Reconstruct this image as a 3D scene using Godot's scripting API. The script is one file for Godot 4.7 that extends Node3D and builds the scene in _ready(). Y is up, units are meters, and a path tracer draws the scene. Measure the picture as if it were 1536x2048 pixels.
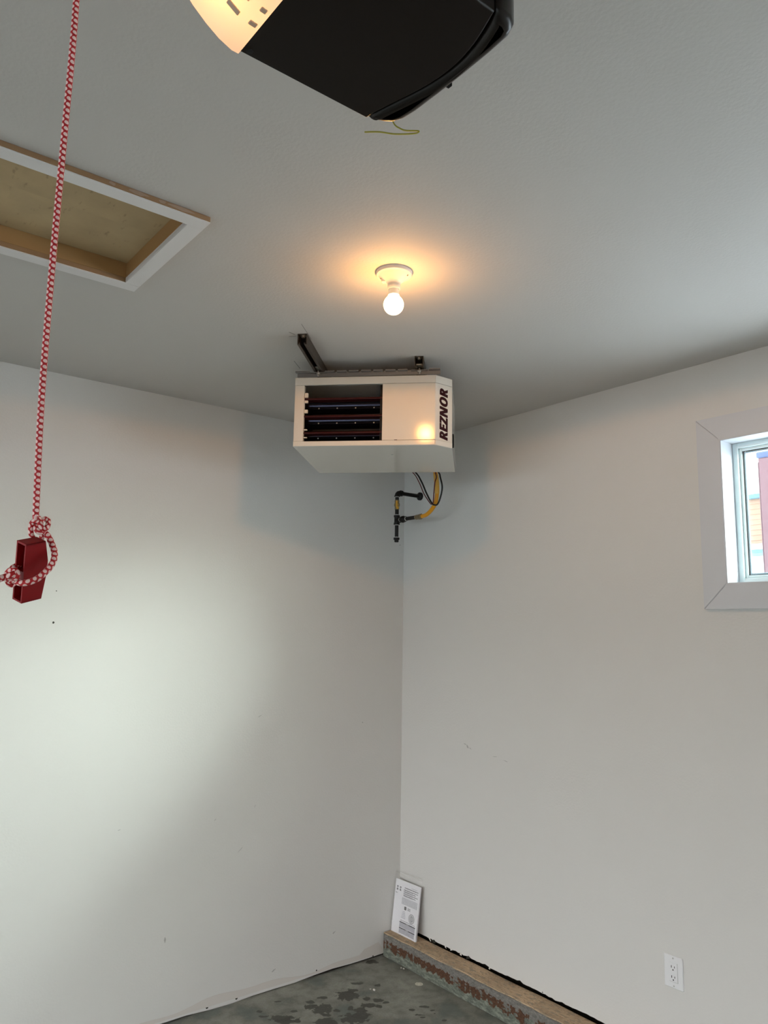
extends Node3D
# A corner of a garage: x runs along the right (window) wall, z along the left wall, both away from the corner; y is up, metres.

const H := 2.74
const ROOM_X := 5.3
const ROOM_Z := 6.2
const Y45 := PI / 4.0
const NONE := Vector2(0, 0)

var M := {}
var rng := RandomNumberGenerator.new()
var noise := FastNoiseLite.new()

# ------------------------------------------------------------------ mesh building
class MB:
	var v := PackedVector3Array()
	var n := PackedVector3Array()
	var u := PackedVector2Array()
	var T := Transform3D()

	func vert(p: Vector3, nn: Vector3, uv := Vector2.ZERO) -> void:
		v.append(T * p)
		n.append((T.basis * nn).normalized())
		u.append(uv)

	func tri(a: Vector3, b: Vector3, c: Vector3, na: Vector3, nb: Vector3, nc: Vector3, ua := Vector2.ZERO, ub := Vector2.ZERO, uc := Vector2.ZERO) -> void:
		var g := (b - a).cross(c - a)
		if g.length_squared() < 1e-16:
			return
		if g.dot(na + nb + nc) < 0.0:      # clockwise seen from the front
			vert(a, na, ua); vert(b, nb, ub); vert(c, nc, uc)
		else:
			vert(a, na, ua); vert(c, nc, uc); vert(b, nb, ub)

	func quad(a: Vector3, b: Vector3, c: Vector3, d: Vector3, out: Vector3, ua := Vector2.ZERO, ub := Vector2.ZERO, uc := Vector2.ZERO, ud := Vector2.ZERO) -> void:
		var nn := (c - a).cross(d - b).normalized()
		if nn.dot(out) < 0.0:
			nn = -nn
		tri(a, b, c, nn, nn, nn, ua, ub, uc)
		tri(a, c, d, nn, nn, nn, ua, uc, ud)

	func squad(a: Vector3, b: Vector3, c: Vector3, d: Vector3, na: Vector3, nb: Vector3, nc: Vector3, nd: Vector3, ua := Vector2.ZERO, ub := Vector2.ZERO, uc := Vector2.ZERO, ud := Vector2.ZERO) -> void:
		tri(a, b, c, na, nb, nc, ua, ub, uc)
		tri(a, c, d, na, nc, nd, ua, uc, ud)

	func box(lo: Vector3, hi: Vector3, bev := 0.0) -> void:
		var c := (lo + hi) * 0.5
		var h := (hi - lo).abs() * 0.5
		bev = minf(bev, minf(h.x, minf(h.y, h.z)) * 0.9)
		var i := h - Vector3(bev, bev, bev)
		for ax in 3:
			var b := (ax + 1) % 3
			var d := (ax + 2) % 3
			for s: float in [-1.0, 1.0]:
				var q := []
				for k: Vector2 in [Vector2(-1, -1), Vector2(1, -1), Vector2(1, 1), Vector2(-1, 1)]:
					var p := Vector3()
					p[ax] = s * h[ax]; p[b] = k.x * i[b]; p[d] = k.y * i[d]
					q.append(c + p)
				var o := Vector3(); o[ax] = s
				quad(q[0], q[1], q[2], q[3], o)
			if bev > 0.0:
				for s: float in [-1.0, 1.0]:
					for t: float in [-1.0, 1.0]:
						var q := []
						for k: Vector2 in [Vector2(-1, 0), Vector2(1, 0), Vector2(1, 1), Vector2(-1, 1)]:
							var p := Vector3()
							p[ax] = k.x * i[ax]
							p[b] = s * (h[b] if k.y == 0.0 else i[b])
							p[d] = t * (i[d] if k.y == 0.0 else h[d])
							q.append(c + p)
						var o := Vector3(); o[b] = s; o[d] = t
						quad(q[0], q[1], q[2], q[3], o)
		if bev > 0.0:
			for sx: float in [-1.0, 1.0]:
				for sy: float in [-1.0, 1.0]:
					for sz: float in [-1.0, 1.0]:
						var s := Vector3(sx, sy, sz)
						var nn := s.normalized()
						tri(c + s * Vector3(h.x, i.y, i.z), c + s * Vector3(i.x, h.y, i.z), c + s * Vector3(i.x, i.y, h.z), nn, nn, nn)

	# closed tube along points
	func tube(pts: Array, r: float, segs := 10, caps := true, vper := 0.0) -> void:
		var cnt := pts.size()
		var up := Vector3(0.31, 0.9, 0.23)
		var rings := []
		var norms := []
		var lens := []
		var run := 0.0
		var side := Vector3()
		for k in cnt:
			var t: Vector3
			if k == 0: t = pts[1] - pts[0]
			elif k == cnt - 1: t = pts[k] - pts[k - 1]
			else: t = (pts[k + 1] - pts[k]).normalized() + (pts[k] - pts[k - 1]).normalized()
			t = t.normalized()
			if k == 0:
				if absf(t.dot(up)) > 0.95: up = Vector3(1, 0, 0)
				side = t.cross(up).normalized()
			else:
				side = (side - t * side.dot(t)).normalized()
				run += (pts[k] - pts[k - 1]).length()
			var b := t.cross(side)
			var ring := []
			var nr := []
			for j in segs + 1:
				var a := TAU * j / segs
				var d := side * cos(a) + b * sin(a)
				nr.append(d); ring.append(pts[k] + d * r)
			rings.append(ring); norms.append(nr); lens.append(run)
		for k in cnt - 1:
			for j in segs:
				var u0 := float(j) / segs
				var u1 := float(j + 1) / segs
				var v0: float = lens[k] / vper if vper > 0.0 else 0.0
				var v1: float = lens[k + 1] / vper if vper > 0.0 else 0.0
				squad(rings[k][j], rings[k][j + 1], rings[k + 1][j + 1], rings[k + 1][j], norms[k][j], norms[k][j + 1], norms[k + 1][j + 1], norms[k + 1][j], Vector2(u0, v0), Vector2(u1, v0), Vector2(u1, v1), Vector2(u0, v1))
		if caps:
			for e in 2:
				var k := 0 if e == 0 else cnt - 1
				var o: Vector3 = (pts[0] - pts[1]).normalized() if e == 0 else (pts[k] - pts[k - 1]).normalized()
				for j in segs:
					tri(pts[k], rings[k][j], rings[k][j + 1], o, o, o)

	# profile of (radius, height) round the y axis of T; sharp bends keep an edge
	func lathe(prof: Array, segs := 32) -> void:
		for k in prof.size() - 1:
			var a: Vector2 = prof[k]
			var b: Vector2 = prof[k + 1]
			var d := (b - a).normalized()
			var nn := Vector2(d.y, -d.x)
			var n0 := nn
			var n1 := nn
			if k > 0:
				var e: Vector2 = (a - prof[k - 1]).normalized()
				var m := Vector2(e.y, -e.x)
				if m.dot(nn) > 0.7: n0 = (m + nn).normalized()
			if k < prof.size() - 2:
				var e: Vector2 = (prof[k + 2] - b).normalized()
				var m := Vector2(e.y, -e.x)
				if m.dot(nn) > 0.7: n1 = (m + nn).normalized()
			for j in segs:
				var c0 := Vector2(cos(TAU * j / segs), sin(TAU * j / segs))
				var c1 := Vector2(cos(TAU * (j + 1) / segs), sin(TAU * (j + 1) / segs))
				squad(Vector3(c0.x * a.x, a.y, c0.y * a.x), Vector3(c1.x * a.x, a.y, c1.y * a.x), Vector3(c1.x * b.x, b.y, c1.y * b.x), Vector3(c0.x * b.x, b.y, c0.y * b.x),
					Vector3(c0.x * n0.x, n0.y, c0.y * n0.x), Vector3(c1.x * n0.x, n0.y, c1.y * n0.x), Vector3(c1.x * n1.x, n1.y, c1.y * n1.x), Vector3(c0.x * n1.x, n1.y, c0.y * n1.x))

	# polygon in (x, y) pushed out along z of T
	func extrude(poly: PackedVector2Array, z0: float, z1: float, smooth := false) -> void:
		var ids := Geometry2D.triangulate_polygon(poly)
		for k in range(0, ids.size(), 3):
			for e: Array in [[z0, -1.0], [z1, 1.0]]:
				var o := Vector3(0, 0, signf(z1 - z0) * e[1])
				var z: float = e[0]
				var p := [poly[ids[k]], poly[ids[k + 1]], poly[ids[k + 2]]]
				tri(Vector3(p[0].x, p[0].y, z), Vector3(p[1].x, p[1].y, z), Vector3(p[2].x, p[2].y, z), o, o, o, p[0], p[1], p[2])
		var area := 0.0
		var c := poly.size()
		for k in c:
			area += poly[k].cross(poly[(k + 1) % c])
		var w := signf(area)
		var en := []
		for k in c:
			var d := (poly[(k + 1) % c] - poly[k]).normalized()
			en.append(Vector3(d.y, -d.x, 0) * w)
		for k in c:
			var a := poly[k]
			var b := poly[(k + 1) % c]
			var na: Vector3 = en[k]
			var nb: Vector3 = en[k]
			if smooth:
				if na.dot(en[(k + c - 1) % c]) > 0.75: na = (na + en[(k + c - 1) % c]).normalized()
				if nb.dot(en[(k + 1) % c]) > 0.75: nb = (nb + en[(k + 1) % c]).normalized()
			squad(Vector3(a.x, a.y, z0), Vector3(b.x, b.y, z0), Vector3(b.x, b.y, z1), Vector3(a.x, a.y, z1), na, nb, nb, na)

	# outline in plan (x, z), from y0 up to y1, its lower edge rounded by r
	func bowl(plan: PackedVector2Array, y0: float, y1: float, r: float, steps := 5) -> void:
		var area := 0.0
		var c := plan.size()
		for k in c:
			area += plan[k].cross(plan[(k + 1) % c])
		var w := signf(area)
		var nrm := []
		for k in c:
			var d := ((plan[(k + 1) % c] - plan[k]).normalized() + (plan[k] - plan[(k + c - 1) % c]).normalized()).normalized()
			nrm.append(Vector2(d.y, -d.x) * w)
		var rings := []
		for s in steps + 1:
			var a := PI / 2 * s / steps
			var ring := []
			for k in c:
				var p: Vector2 = plan[k] - nrm[k] * r * (1.0 - sin(a))
				ring.append([Vector3(p.x, y0 + r * (1.0 - cos(a)), p.y), Vector3(nrm[k].x * sin(a), -cos(a), nrm[k].y * sin(a))])
			rings.append(ring)
		var top := []
		for k in c:
			top.append([Vector3(plan[k].x, y1, plan[k].y), Vector3(nrm[k].x, 0, nrm[k].y)])
		rings.append(top)
		for s in rings.size() - 1:
			for k in c:
				var l := (k + 1) % c
				squad(rings[s][k][0], rings[s][l][0], rings[s + 1][l][0], rings[s + 1][k][0], rings[s][k][1], rings[s][l][1], rings[s + 1][l][1], rings[s + 1][k][1])
		for e in 2:
			var ring: Array = rings[0] if e == 0 else top
			var flat := PackedVector2Array()
			for q: Array in ring:
				flat.append(Vector2(q[0].x, q[0].z))
			var ids := Geometry2D.triangulate_polygon(flat)
			var o := Vector3(0, -1 if e == 0 else 1, 0)
			for k in range(0, ids.size(), 3):
				tri(ring[ids[k]][0], ring[ids[k + 1]][0], ring[ids[k + 2]][0], o, o, o)

	func mesh() -> ArrayMesh:
		var a := []
		a.resize(Mesh.ARRAY_MAX)
		a[Mesh.ARRAY_VERTEX] = v
		a[Mesh.ARRAY_NORMAL] = n
		a[Mesh.ARRAY_TEX_UV] = u
		var m := ArrayMesh.new()
		m.add_surface_from_arrays(Mesh.PRIMITIVE_TRIANGLES, a)
		return m

var taken := {}

func numbered(called: String, parent: Node) -> String:
	var key := str(parent.get_instance_id()) + called
	var k: int = taken.get(key, 0)
	taken[key] = k + 1
	return called if k == 0 else "%s_%03d" % [called, k]

func put(called: String, mb: MB, skin: Material, parent: Node = self, label := "") -> MeshInstance3D:
	var o := MeshInstance3D.new()
	o.name = numbered(called, parent)
	o.mesh = mb.mesh()
	o.mesh.surface_set_material(0, skin)
	o.cast_shadow = GeometryInstance3D.SHADOW_CASTING_SETTING_ON
	parent.add_child(o, true)
	if label: o.set_meta("label", label)
	return o

func tag(o: Node, label: String, category: String, group := "", kind := "") -> void:
	o.set_meta("label", label)
	o.set_meta("category", category)
	if group: o.set_meta("group", group)
	if kind: o.set_meta("kind", kind)

func thing(called: String, label: String, category: String, at := Vector3.ZERO, turn := 0.0, group := "") -> Node3D:
	var o := Node3D.new()
	o.name = numbered(called, self)
	add_child(o, true)
	o.position = at
	o.rotation.y = turn
	tag(o, label, category, group)
	return o

# a builder whose points are given in the room's own coordinates although the part sits under thing o
func mb_in(o: Node3D) -> MB:
	var b := MB.new()
	b.T = o.transform.affine_inverse()
	return b

func mat(color: Color, rough := 0.8, metal := 0.0, spec := 0.5) -> StandardMaterial3D:
	var m := StandardMaterial3D.new()
	m.albedo_color = color
	m.roughness = rough
	m.metallic = metal
	m.metallic_specular = spec
	return m

func bez(pts: Array, per := 8) -> Array:    # smooth curve through points
	var c := Curve3D.new()
	for k in pts.size():
		var t: Vector3 = (pts[mini(k + 1, pts.size() - 1)] - pts[maxi(k - 1, 0)]) / 6.0
		c.add_point(pts[k], -t, t)
	var out := []
	for k in pts.size() - 1:
		for s in per:
			out.append(c.sample(k, float(s) / per))
	out.append(pts[-1])
	return out

# ------------------------------------------------------------------ the scene
func _ready() -> void:
	rng.seed = 11
	noise.seed = 5
	noise.frequency = 0.02
	camera_and_light()
	materials()
	room()
	window_unit()
	outdoors()
	curb()
	overhead_door()
	unit_heater()
	struts()
	gas_line()
	ceiling_lamp()
	attic_hatch()
	opener()
	release_cord()
	outlet()
	manual_bag()
	small_marks()

func camera_and_light() -> void:
	var cam := Camera3D.new()
	cam.name = "camera"
	var pitch := 0.1514
	var yaw := 0.90383
	var roll := 0.01609
	var f0 := Vector3(-sin(yaw), 0, -cos(yaw))
	var r0 := Vector3(cos(yaw), 0, -sin(yaw))
	var f := f0 * cos(pitch) + Vector3.UP * sin(pitch)
	var up := Vector3.UP * cos(pitch) - f0 * sin(pitch)
	var r := r0 * cos(roll) + up * sin(roll)
	up = up * cos(roll) - r0 * sin(roll)
	cam.transform = Transform3D(Basis(r, up, -f), Vector3(3.3571, 1.6786, 2.7918))
	cam.fov = 67.37
	cam.near = 0.05
	cam.far = 200.0
	add_child(cam)
	cam.current = true

	var e := Environment.new()
	e.background_mode = Environment.BG_SKY
	var sky := Sky.new()
	var sm := ProceduralSkyMaterial.new()        # a bright winter overcast
	sm.sky_top_color = Color(0.90, 0.96, 1.0)
	sm.sky_horizon_color = Color(0.875, 0.855, 0.84)
	sm.sky_curve = 0.35
	sm.ground_bottom_color = Color(0.86, 0.88, 0.9)
	sm.ground_horizon_color = Color(0.84, 0.85, 0.85)
	sm.sun_angle_max = 1.0
	sky.sky_material = sm
	e.sky = sky
	e.background_energy_multiplier = 13.0
	e.tonemap_mode = Environment.TONE_MAPPER_LINEAR
	e.tonemap_exposure = 0.79
	e.sdfgi_enabled = true
	e.ssao_enabled = true
	e.ssil_enabled = true
	var we := WorldEnvironment.new()
	we.name = "world_environment"
	we.environment = e
	add_child(we)

	var sun := DirectionalLight3D.new()          # the sun behind thin cloud, low over the neighbours
	sun.name = "sun"
	sun.light_color = Color(0.93, 1.0, 0.96)
	sun.light_energy = 2.2
	sun.light_angular_distance = 20.0
	sun.shadow_enabled = true
	sun.transform = Transform3D().looking_at(Vector3(-2.25, -0.68, 1.37), Vector3.UP)
	add_child(sun)

func noise_tex(freq: float, size := 256, as_normal := false, bump := 1.0) -> NoiseTexture2D:
	var t := NoiseTexture2D.new()
	var f := FastNoiseLite.new()
	f.seed = 3
	f.frequency = freq
	f.fractal_octaves = 4
	t.noise = f
	t.width = size
	t.height = size
	t.seamless = true
	t.as_normal_map = as_normal
	t.bump_strength = bump
	return t

func materials() -> void:
	var peel := noise_tex(0.05, 256)
	M.wall = mat(Color(0.86, 0.857, 0.847), 0.62, 0.0, 0.35)
	M.wall.uv1_triplanar = true
	M.wall.uv1_world_triplanar = true
	M.wall.uv1_scale = Vector3(6, 6, 6)
	M.wall.heightmap_enabled = true
	M.wall.heightmap_texture = peel
	M.wall.heightmap_scale = 0.03
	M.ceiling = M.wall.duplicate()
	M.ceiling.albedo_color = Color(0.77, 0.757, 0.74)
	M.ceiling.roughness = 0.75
	M.sheathing = mat(Color(0.16, 0.13, 0.10), 0.9)
	M.exterior = mat(Color(0.62, 0.60, 0.58), 0.9)
	M.trim = mat(Color(0.82, 0.83, 0.85), 0.42)
	M.vinyl = mat(Color(0.87, 0.93, 0.94), 0.35)
	M.spacer = mat(Color(0.55, 0.66, 0.72), 0.35, 0.4)
	M.gasket = mat(Color(0.03, 0.03, 0.035), 0.6)
	M.glass = mat(Color(0.96, 1.0, 0.99, 0.05), 0.0)
	M.glass.transparency = BaseMaterial3D.TRANSPARENCY_ALPHA
	M.asphalt = mat(Color(0.27, 0.27, 0.28), 0.9)
	M.stone = mat(Color(0.55, 0.53, 0.50), 0.9)
	M.shingle = mat(Color(0.35, 0.34, 0.34), 0.9)
	M.snow = mat(Color(0.965, 0.982, 0.995), 0.9)
	M.cream = mat(Color(0.84, 0.82, 0.78), 0.11, 0.0, 0.42)
	M.cream_dull = mat(Color(0.83, 0.81, 0.76), 0.5)
	M.galvanised = mat(Color(0.62, 0.61, 0.60), 0.42, 0.75)
	M.zinc = mat(Color(0.70, 0.69, 0.67), 0.35, 0.85)
	M.tube = mat(Color(0.24, 0.24, 0.30), 0.12, 0.9)
	M.louver = mat(Color(0.20, 0.02, 0.025), 0.4)
	M.maroon = mat(Color(0.17, 0.012, 0.035), 0.6, 0.0, 0.3)
	M.dark = mat(Color(0.02, 0.02, 0.02), 0.8)
	M.iron = mat(Color(0.045, 0.042, 0.04), 0.45, 0.3)
	M.tape = mat(Color(0.85, 0.85, 0.83), 0.7)
	M.brass = mat(Color(0.62, 0.55, 0.42), 0.35, 0.8)
	M.yellow = mat(Color(0.92, 0.63, 0.05), 0.35)
	M.yellow_tag = mat(Color(0.90, 0.70, 0.28), 0.5)
	M.yellow_lever = mat(Color(0.90, 0.68, 0.20), 0.45)
	M.black_wire = mat(Color(0.02, 0.02, 0.02), 0.4)
	M.red_wire = mat(Color(0.35, 0.04, 0.05), 0.4)
	M.porcelain = mat(Color(0.84, 0.83, 0.81), 0.35)
	M.bulb_base = mat(Color(0.88, 0.86, 0.83), 0.45)
	M.bulb = mat(Color(1, 0.98, 0.94), 0.4)
	M.bulb.emission_enabled = true
	M.bulb.emission = Color(1.0, 0.86, 0.62)
	M.bulb.emission_energy_multiplier = 14.0
	M.lens_bulb = M.bulb.duplicate()
	M.lens_bulb.emission = Color(1.0, 0.80, 0.52)
	M.lens_bulb.emission_energy_multiplier = 2.5
	M.strut = mat(Color(0.30, 0.28, 0.26), 0.45, 0.5)
	M.angle = mat(Color(0.47, 0.46, 0.45), 0.45, 0.5)
	M.filler = mat(Color(0.66, 0.56, 0.48), 0.9)
	M.opener = mat(Color(0.075, 0.05, 0.032), 0.42, 0.0, 0.3)
	M.opener_cap = mat(Color(0.07, 0.05, 0.036), 0.3, 0.0, 0.4)
	M.lens = mat(Color(0.93, 0.93, 0.93), 0.4)
	M.lens.backlight_enabled = true
	M.lens.backlight = Color(0.9, 0.9, 0.9)
	M.lens_slot = mat(Color(0.80, 0.70, 0.60), 0.5)
	M.lens_slot.backlight_enabled = true
	M.lens_slot.backlight = Color(0.4, 0.35, 0.3)
	M.antenna = mat(Color(0.62, 0.60, 0.20), 0.5)
	M.handle = mat(Color(0.55, 0.035, 0.07), 0.45, 0.0, 0.35)
	M.steel = mat(Color(0.55, 0.55, 0.55), 0.4, 0.8)
	M.plastic = mat(Color(0.92, 0.925, 0.935), 0.3)
	M.slot = mat(Color(0.05, 0.05, 0.06), 0.7)
	M.paper = mat(Color(0.93, 0.93, 0.95), 0.6)
	M.bag = mat(Color(0.97, 0.98, 0.97, 0.10), 0.12)
	M.bag.transparency = BaseMaterial3D.TRANSPARENCY_ALPHA
	M.scuff = mat(Color(0.70, 0.70, 0.69), 0.8)
	M.hole = mat(Color(0.22, 0.22, 0.20), 0.9)
	M.pencil = mat(Color(0.45, 0.44, 0.43), 0.8)
	M.compound = mat(Color(0.83, 0.81, 0.79), 0.85)
	M.plaster = mat(Color(0.90, 0.89, 0.87), 0.9)
	M.post = mat(Color(0.36, 0.25, 0.28), 0.7)
	M.post_cap = mat(Color(0.17, 0.25, 0.42), 0.5)
	M.siding = mat(Color(0.48, 0.38, 0.31), 0.8)
	M.fascia = mat(Color(0.24, 0.36, 0.41), 0.7)
	M.stucco = mat(Color(0.93, 0.93, 0.92), 0.9)
	M.hatch_panel = mat(Color(0.66, 0.57, 0.42), 0.7)
	M.hatch_wood = mat(Color(0.65, 0.50, 0.32), 0.55)
	M.hatch_edge = mat(Color(0.60, 0.47, 0.34), 0.7)
	M.hatch_paint = mat(Color(0.86, 0.85, 0.845), 0.5)
	stain_panel()
	M.floor = floor_material()
	M.curb = curb_material()
	M.sill = sill_material()
	M.print = print_material()
	M.rope = rope_material()

func image_mat(im: Image, rough: float) -> StandardMaterial3D:
	im.generate_mipmaps()
	var m := mat(Color.WHITE, rough)
	m.albedo_texture = ImageTexture.create_from_image(im)
	return m

# brownish hardboard with faint dark smears
func stain_panel() -> void:
	var s := 256
	var im := Image.create(s, s, false, Image.FORMAT_RGB8)
	for y in s:
		for x in s:
			var a := noise.get_noise_2d(x * 0.8, y * 0.8) * 0.05
			var b := noise.get_noise_2d(x * 1.5 + 900, y * 4.0)
			var c := Color(0.70, 0.61, 0.46) * (1.0 + a)
			if b > 0.47: c = c.lerp(Color(0.50, 0.42, 0.30), minf((b - 0.47) * 3.0, 0.5))
			im.set_pixel(x, y, c)
	M.hatch_panel = image_mat(im, 0.7)
	M.hatch_panel.uv1_triplanar = true
	M.hatch_panel.uv1_scale = Vector3(1.7, 1.7, 1.7)

# damp spots: centre and two half axes on the floor (x, z)
const DAMP := [
	[0.177,0.403,0.0193,-0.0264,0.0110,0.0081],[0.248,0.338,0.0119,-0.0163,0.0107,0.0083],[0.247,0.511,0.0312,-0.0425,0.0410,0.0294],[0.219,0.467,0.0181,-0.0246,0.0185,0.0134],
	[0.198,0.618,0.0124,-0.0169,0.0117,0.0079],[0.200,0.686,0.0153,-0.0208,0.0129,0.0083],[0.240,0.704,0.0216,-0.0293,0.0188,0.0122],[0.287,0.678,0.0258,-0.0350,0.0389,0.0261],
	[0.333,0.635,0.0103,-0.0140,0.0120,0.0084],[0.354,0.574,0.0086,-0.0117,0.0168,0.0122],[0.324,0.460,0.0106,-0.0145,0.0150,0.0113],[0.367,0.428,0.0176,-0.0240,0.0171,0.0133],
	[0.404,0.409,0.0079,-0.0108,0.0096,0.0077],[0.377,0.491,0.0261,-0.0355,0.0144,0.0110],[0.392,0.548,0.0193,-0.0263,0.0177,0.0131],[0.437,0.608,0.0379,-0.0514,0.0361,0.0264],
	[0.431,0.568,0.0212,-0.0288,0.0286,0.0213],[0.385,0.727,0.0292,-0.0396,0.0286,0.0193],[0.253,0.859,0.0335,-0.0455,0.0241,0.0145],[0.285,0.862,0.0249,-0.0338,0.0213,0.0129],
	[0.137,0.914,0.0076,-0.0104,0.0090,0.0050],[0.108,0.798,0.0113,-0.0154,0.0080,0.0047],[0.224,0.791,0.0102,-0.0139,0.0087,0.0054],[0.306,0.822,0.0075,-0.0102,0.0165,0.0103],
	[0.344,0.691,0.0093,-0.0126,0.0107,0.0072],[0.026,0.199,0.0176,-0.0242,0.0168,0.0129],[0.415,0.460,0.0122,-0.0165,0.0118,0.0092],[0.190,0.920,0.0126,-0.0171,0.0099,0.0056],
	[0.539,0.295,0.0125,-0.0171,0.0092,0.0081],[0.528,0.360,0.0085,-0.0116,0.0081,0.0069],[0.573,0.373,0.0046,-0.0063,0.0059,0.0051],[0.607,0.364,0.0084,-0.0114,0.0048,0.0042],
	[0.586,0.288,0.0062,-0.0085,0.0050,0.0045],[0.613,0.300,0.0046,-0.0063,0.0049,0.0044],[0.586,0.359,0.0096,-0.0130,0.0049,0.0043],[0.684,0.308,0.0068,-0.0093,0.0074,0.0069]]

func floor_material() -> StandardMaterial3D:
	var s := 1024
	var side := 1.3
	var im := Image.create(s, s, false, Image.FORMAT_RGB8)
	var ro := Image.create(s, s, false, Image.FORMAT_RGB8)
	var fine := FastNoiseLite.new()
	fine.seed = 21
	fine.frequency = 0.11
	for y in s:
		for x in s:
			var big := noise.get_noise_2d(x * 0.22, y * 0.22)
			var mid := noise.get_noise_2d(x * 0.9 + 300, y * 0.9)
			var fin := fine.get_noise_2d(x, y)
			var k := 1.0 + big * 0.22 + mid * 0.14 + fin * 0.07
			var c := Color(0.525 * k, 0.53 * k, 0.50 * k)
			if mid > 0.25: c = c.lerp(Color(0.49, 0.49, 0.44), (mid - 0.25) * 1.2)
			if big < -0.2: c = c.lerp(Color(0.42, 0.46, 0.45), minf((-0.2 - big) * 2.0, 0.5))
			im.set_pixel(x, y, c)
			ro.set_pixel(x, y, Color(0.7, 0.7, 0.7))
	for d: Array in DAMP:
		var c := Vector2(d[0], d[1]) / side * s
		var a := Vector2(d[2], d[3]) / side * s
		var b := Vector2(d[4], d[5]) / side * s
		var det := a.cross(b)
		var reach := int(maxf(a.length(), b.length()) * 1.7) + 2
		for y in range(maxi(int(c.y) - reach, 0), mini(int(c.y) + reach, s)):
			for x in range(maxi(int(c.x) - reach, 0), mini(int(c.x) + reach, s)):
				var p := Vector2(x, y) - c
				var q := Vector2(p.cross(b) / det, a.cross(p) / det).length()
				q += noise.get_noise_2d(x * 1.7 + 50, y * 1.7) * 0.7 + fine.get_noise_2d(x * 0.6, y * 0.6) * 0.12
				if q < 1.0:
					var t := clampf((1.0 - q) * 9.0, 0.0, 1.0)
					var o := im.get_pixel(x, y)
					im.set_pixel(x, y, o.lerp(Color(0.25, 0.25, 0.225) * (1.0 + fine.get_noise_2d(x, y) * 0.15), 0.9 * t))
					ro.set_pixel(x, y, Color(0.7, 0.7, 0.7).lerp(Color(0.42, 0.42, 0.42), t))
	# a round pale paint spot near the curb, ring-marked
	var w := Vector2(0.355, 0.168) / side * s
	for y in range(int(w.y) - 24, int(w.y) + 24):
		for x in range(int(w.x) - 24, int(w.x) + 24):
			var q := Vector2(x, y).distance_to(w) / 15.0 + fine.get_noise_2d(x, y) * 0.12
			if q < 1.0:
				im.set_pixel(x, y, im.get_pixel(x, y).lerp(Color(0.93, 0.92, 0.87), 0.9 if absf(q - 0.6) > 0.12 else 0.6))
	var m := image_mat(im, 1.0)
	ro.generate_mipmaps()
	m.roughness_texture = ImageTexture.create_from_image(ro)
	m.uv1_scale = Vector3(1.0 / side, 1.0 / side, 1)
	m.metallic_specular = 0.4
	return m

# front of the curb: u = x / 1.3 m, v = 0 at the top .. 1 at the floor
func curb_material() -> StandardMaterial3D:
	var w := 1400
	var h := 128
	var im := Image.create(w, h, false, Image.FORMAT_RGB8)
	var rag := FastNoiseLite.new()
	rag.seed = 8
	rag.frequency = 0.012
	rag.fractal_octaves = 5
	var fine := FastNoiseLite.new()
	fine.seed = 77
	fine.frequency = 0.06
	for x in w:
		var xm := 1.3 * x / w
		var top := 0.27 + 0.06 * rag.get_noise_2d(x * 2.0, 5.0) + 0.10 * rag.get_noise_2d(x * 2.6, 45.0)
		var low := 0.64 + 0.22 * rag.get_noise_2d(x * 0.9, 400.0) + 0.14 * rag.get_noise_2d(x * 2.6, 800.0)
		var share := 0.10 + 0.9 * rag.get_noise_2d(x * 1.1 + 40, 1200.0)
		if xm < 0.16: share += 0.22
		if xm > 0.22 and xm < 0.47: share += 0.30
		for y in h:
			var t := float(y) / h
			var n1 := fine.get_noise_2d(x, y * 1.4)
			var n2 := rag.get_noise_2d(x * 1.5, y * 4.0 + 90)
			var grey := Color(0.47, 0.46, 0.44) * (1.0 + n1 * 0.2 + n2 * 0.15)
			var green := Color(0.435, 0.455, 0.415) * (1.0 + n1 * 0.18 + n2 * 0.3)
			if n2 > 0.22: green = green.lerp(Color(0.56, 0.58, 0.53), minf((n2 - 0.22) * 3.0, 0.6))
			var c := grey if t < (top + low) * 0.5 else green
			if t > top and t < low and share + 0.5 * n2 > 0.04: c = Color(0.33, 0.22, 0.15) * (1.0 + n1 * 0.35)
			im.set_pixel(x, y, c)
	return image_mat(im, 0.85)

func sill_material() -> StandardMaterial3D:
	var w := 1024
	var h := 128
	var im := Image.create(w, h, false, Image.FORMAT_RGB8)
	for y in h:
		for x in w:
			var n1 := noise.get_noise_2d(x * 0.22, y * 0.55)
			var ring := fposmod(y * 0.012 + n1 * 4.5, 1.0)
			var g := noise.get_noise_2d(x * 0.6, y * 5.0) * 0.10 + noise.get_noise_2d(x * 0.15 + 90, y * 0.3) * 0.15
			var c := Color(0.74, 0.645, 0.53) * (1.0 + g)
			if ring > 0.80: c = c.lerp(Color(0.50, 0.40, 0.30), (ring - 0.80) * 3.5)
			var dirt := noise.get_noise_2d(x * 0.8 + 700, y * 2.0)
			if dirt > 0.15: c = c.lerp(Color(0.55, 0.52, 0.46), minf((dirt - 0.15) * 2.5, 0.7))
			im.set_pixel(x, y, c)
	return image_mat(im, 0.8)

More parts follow.
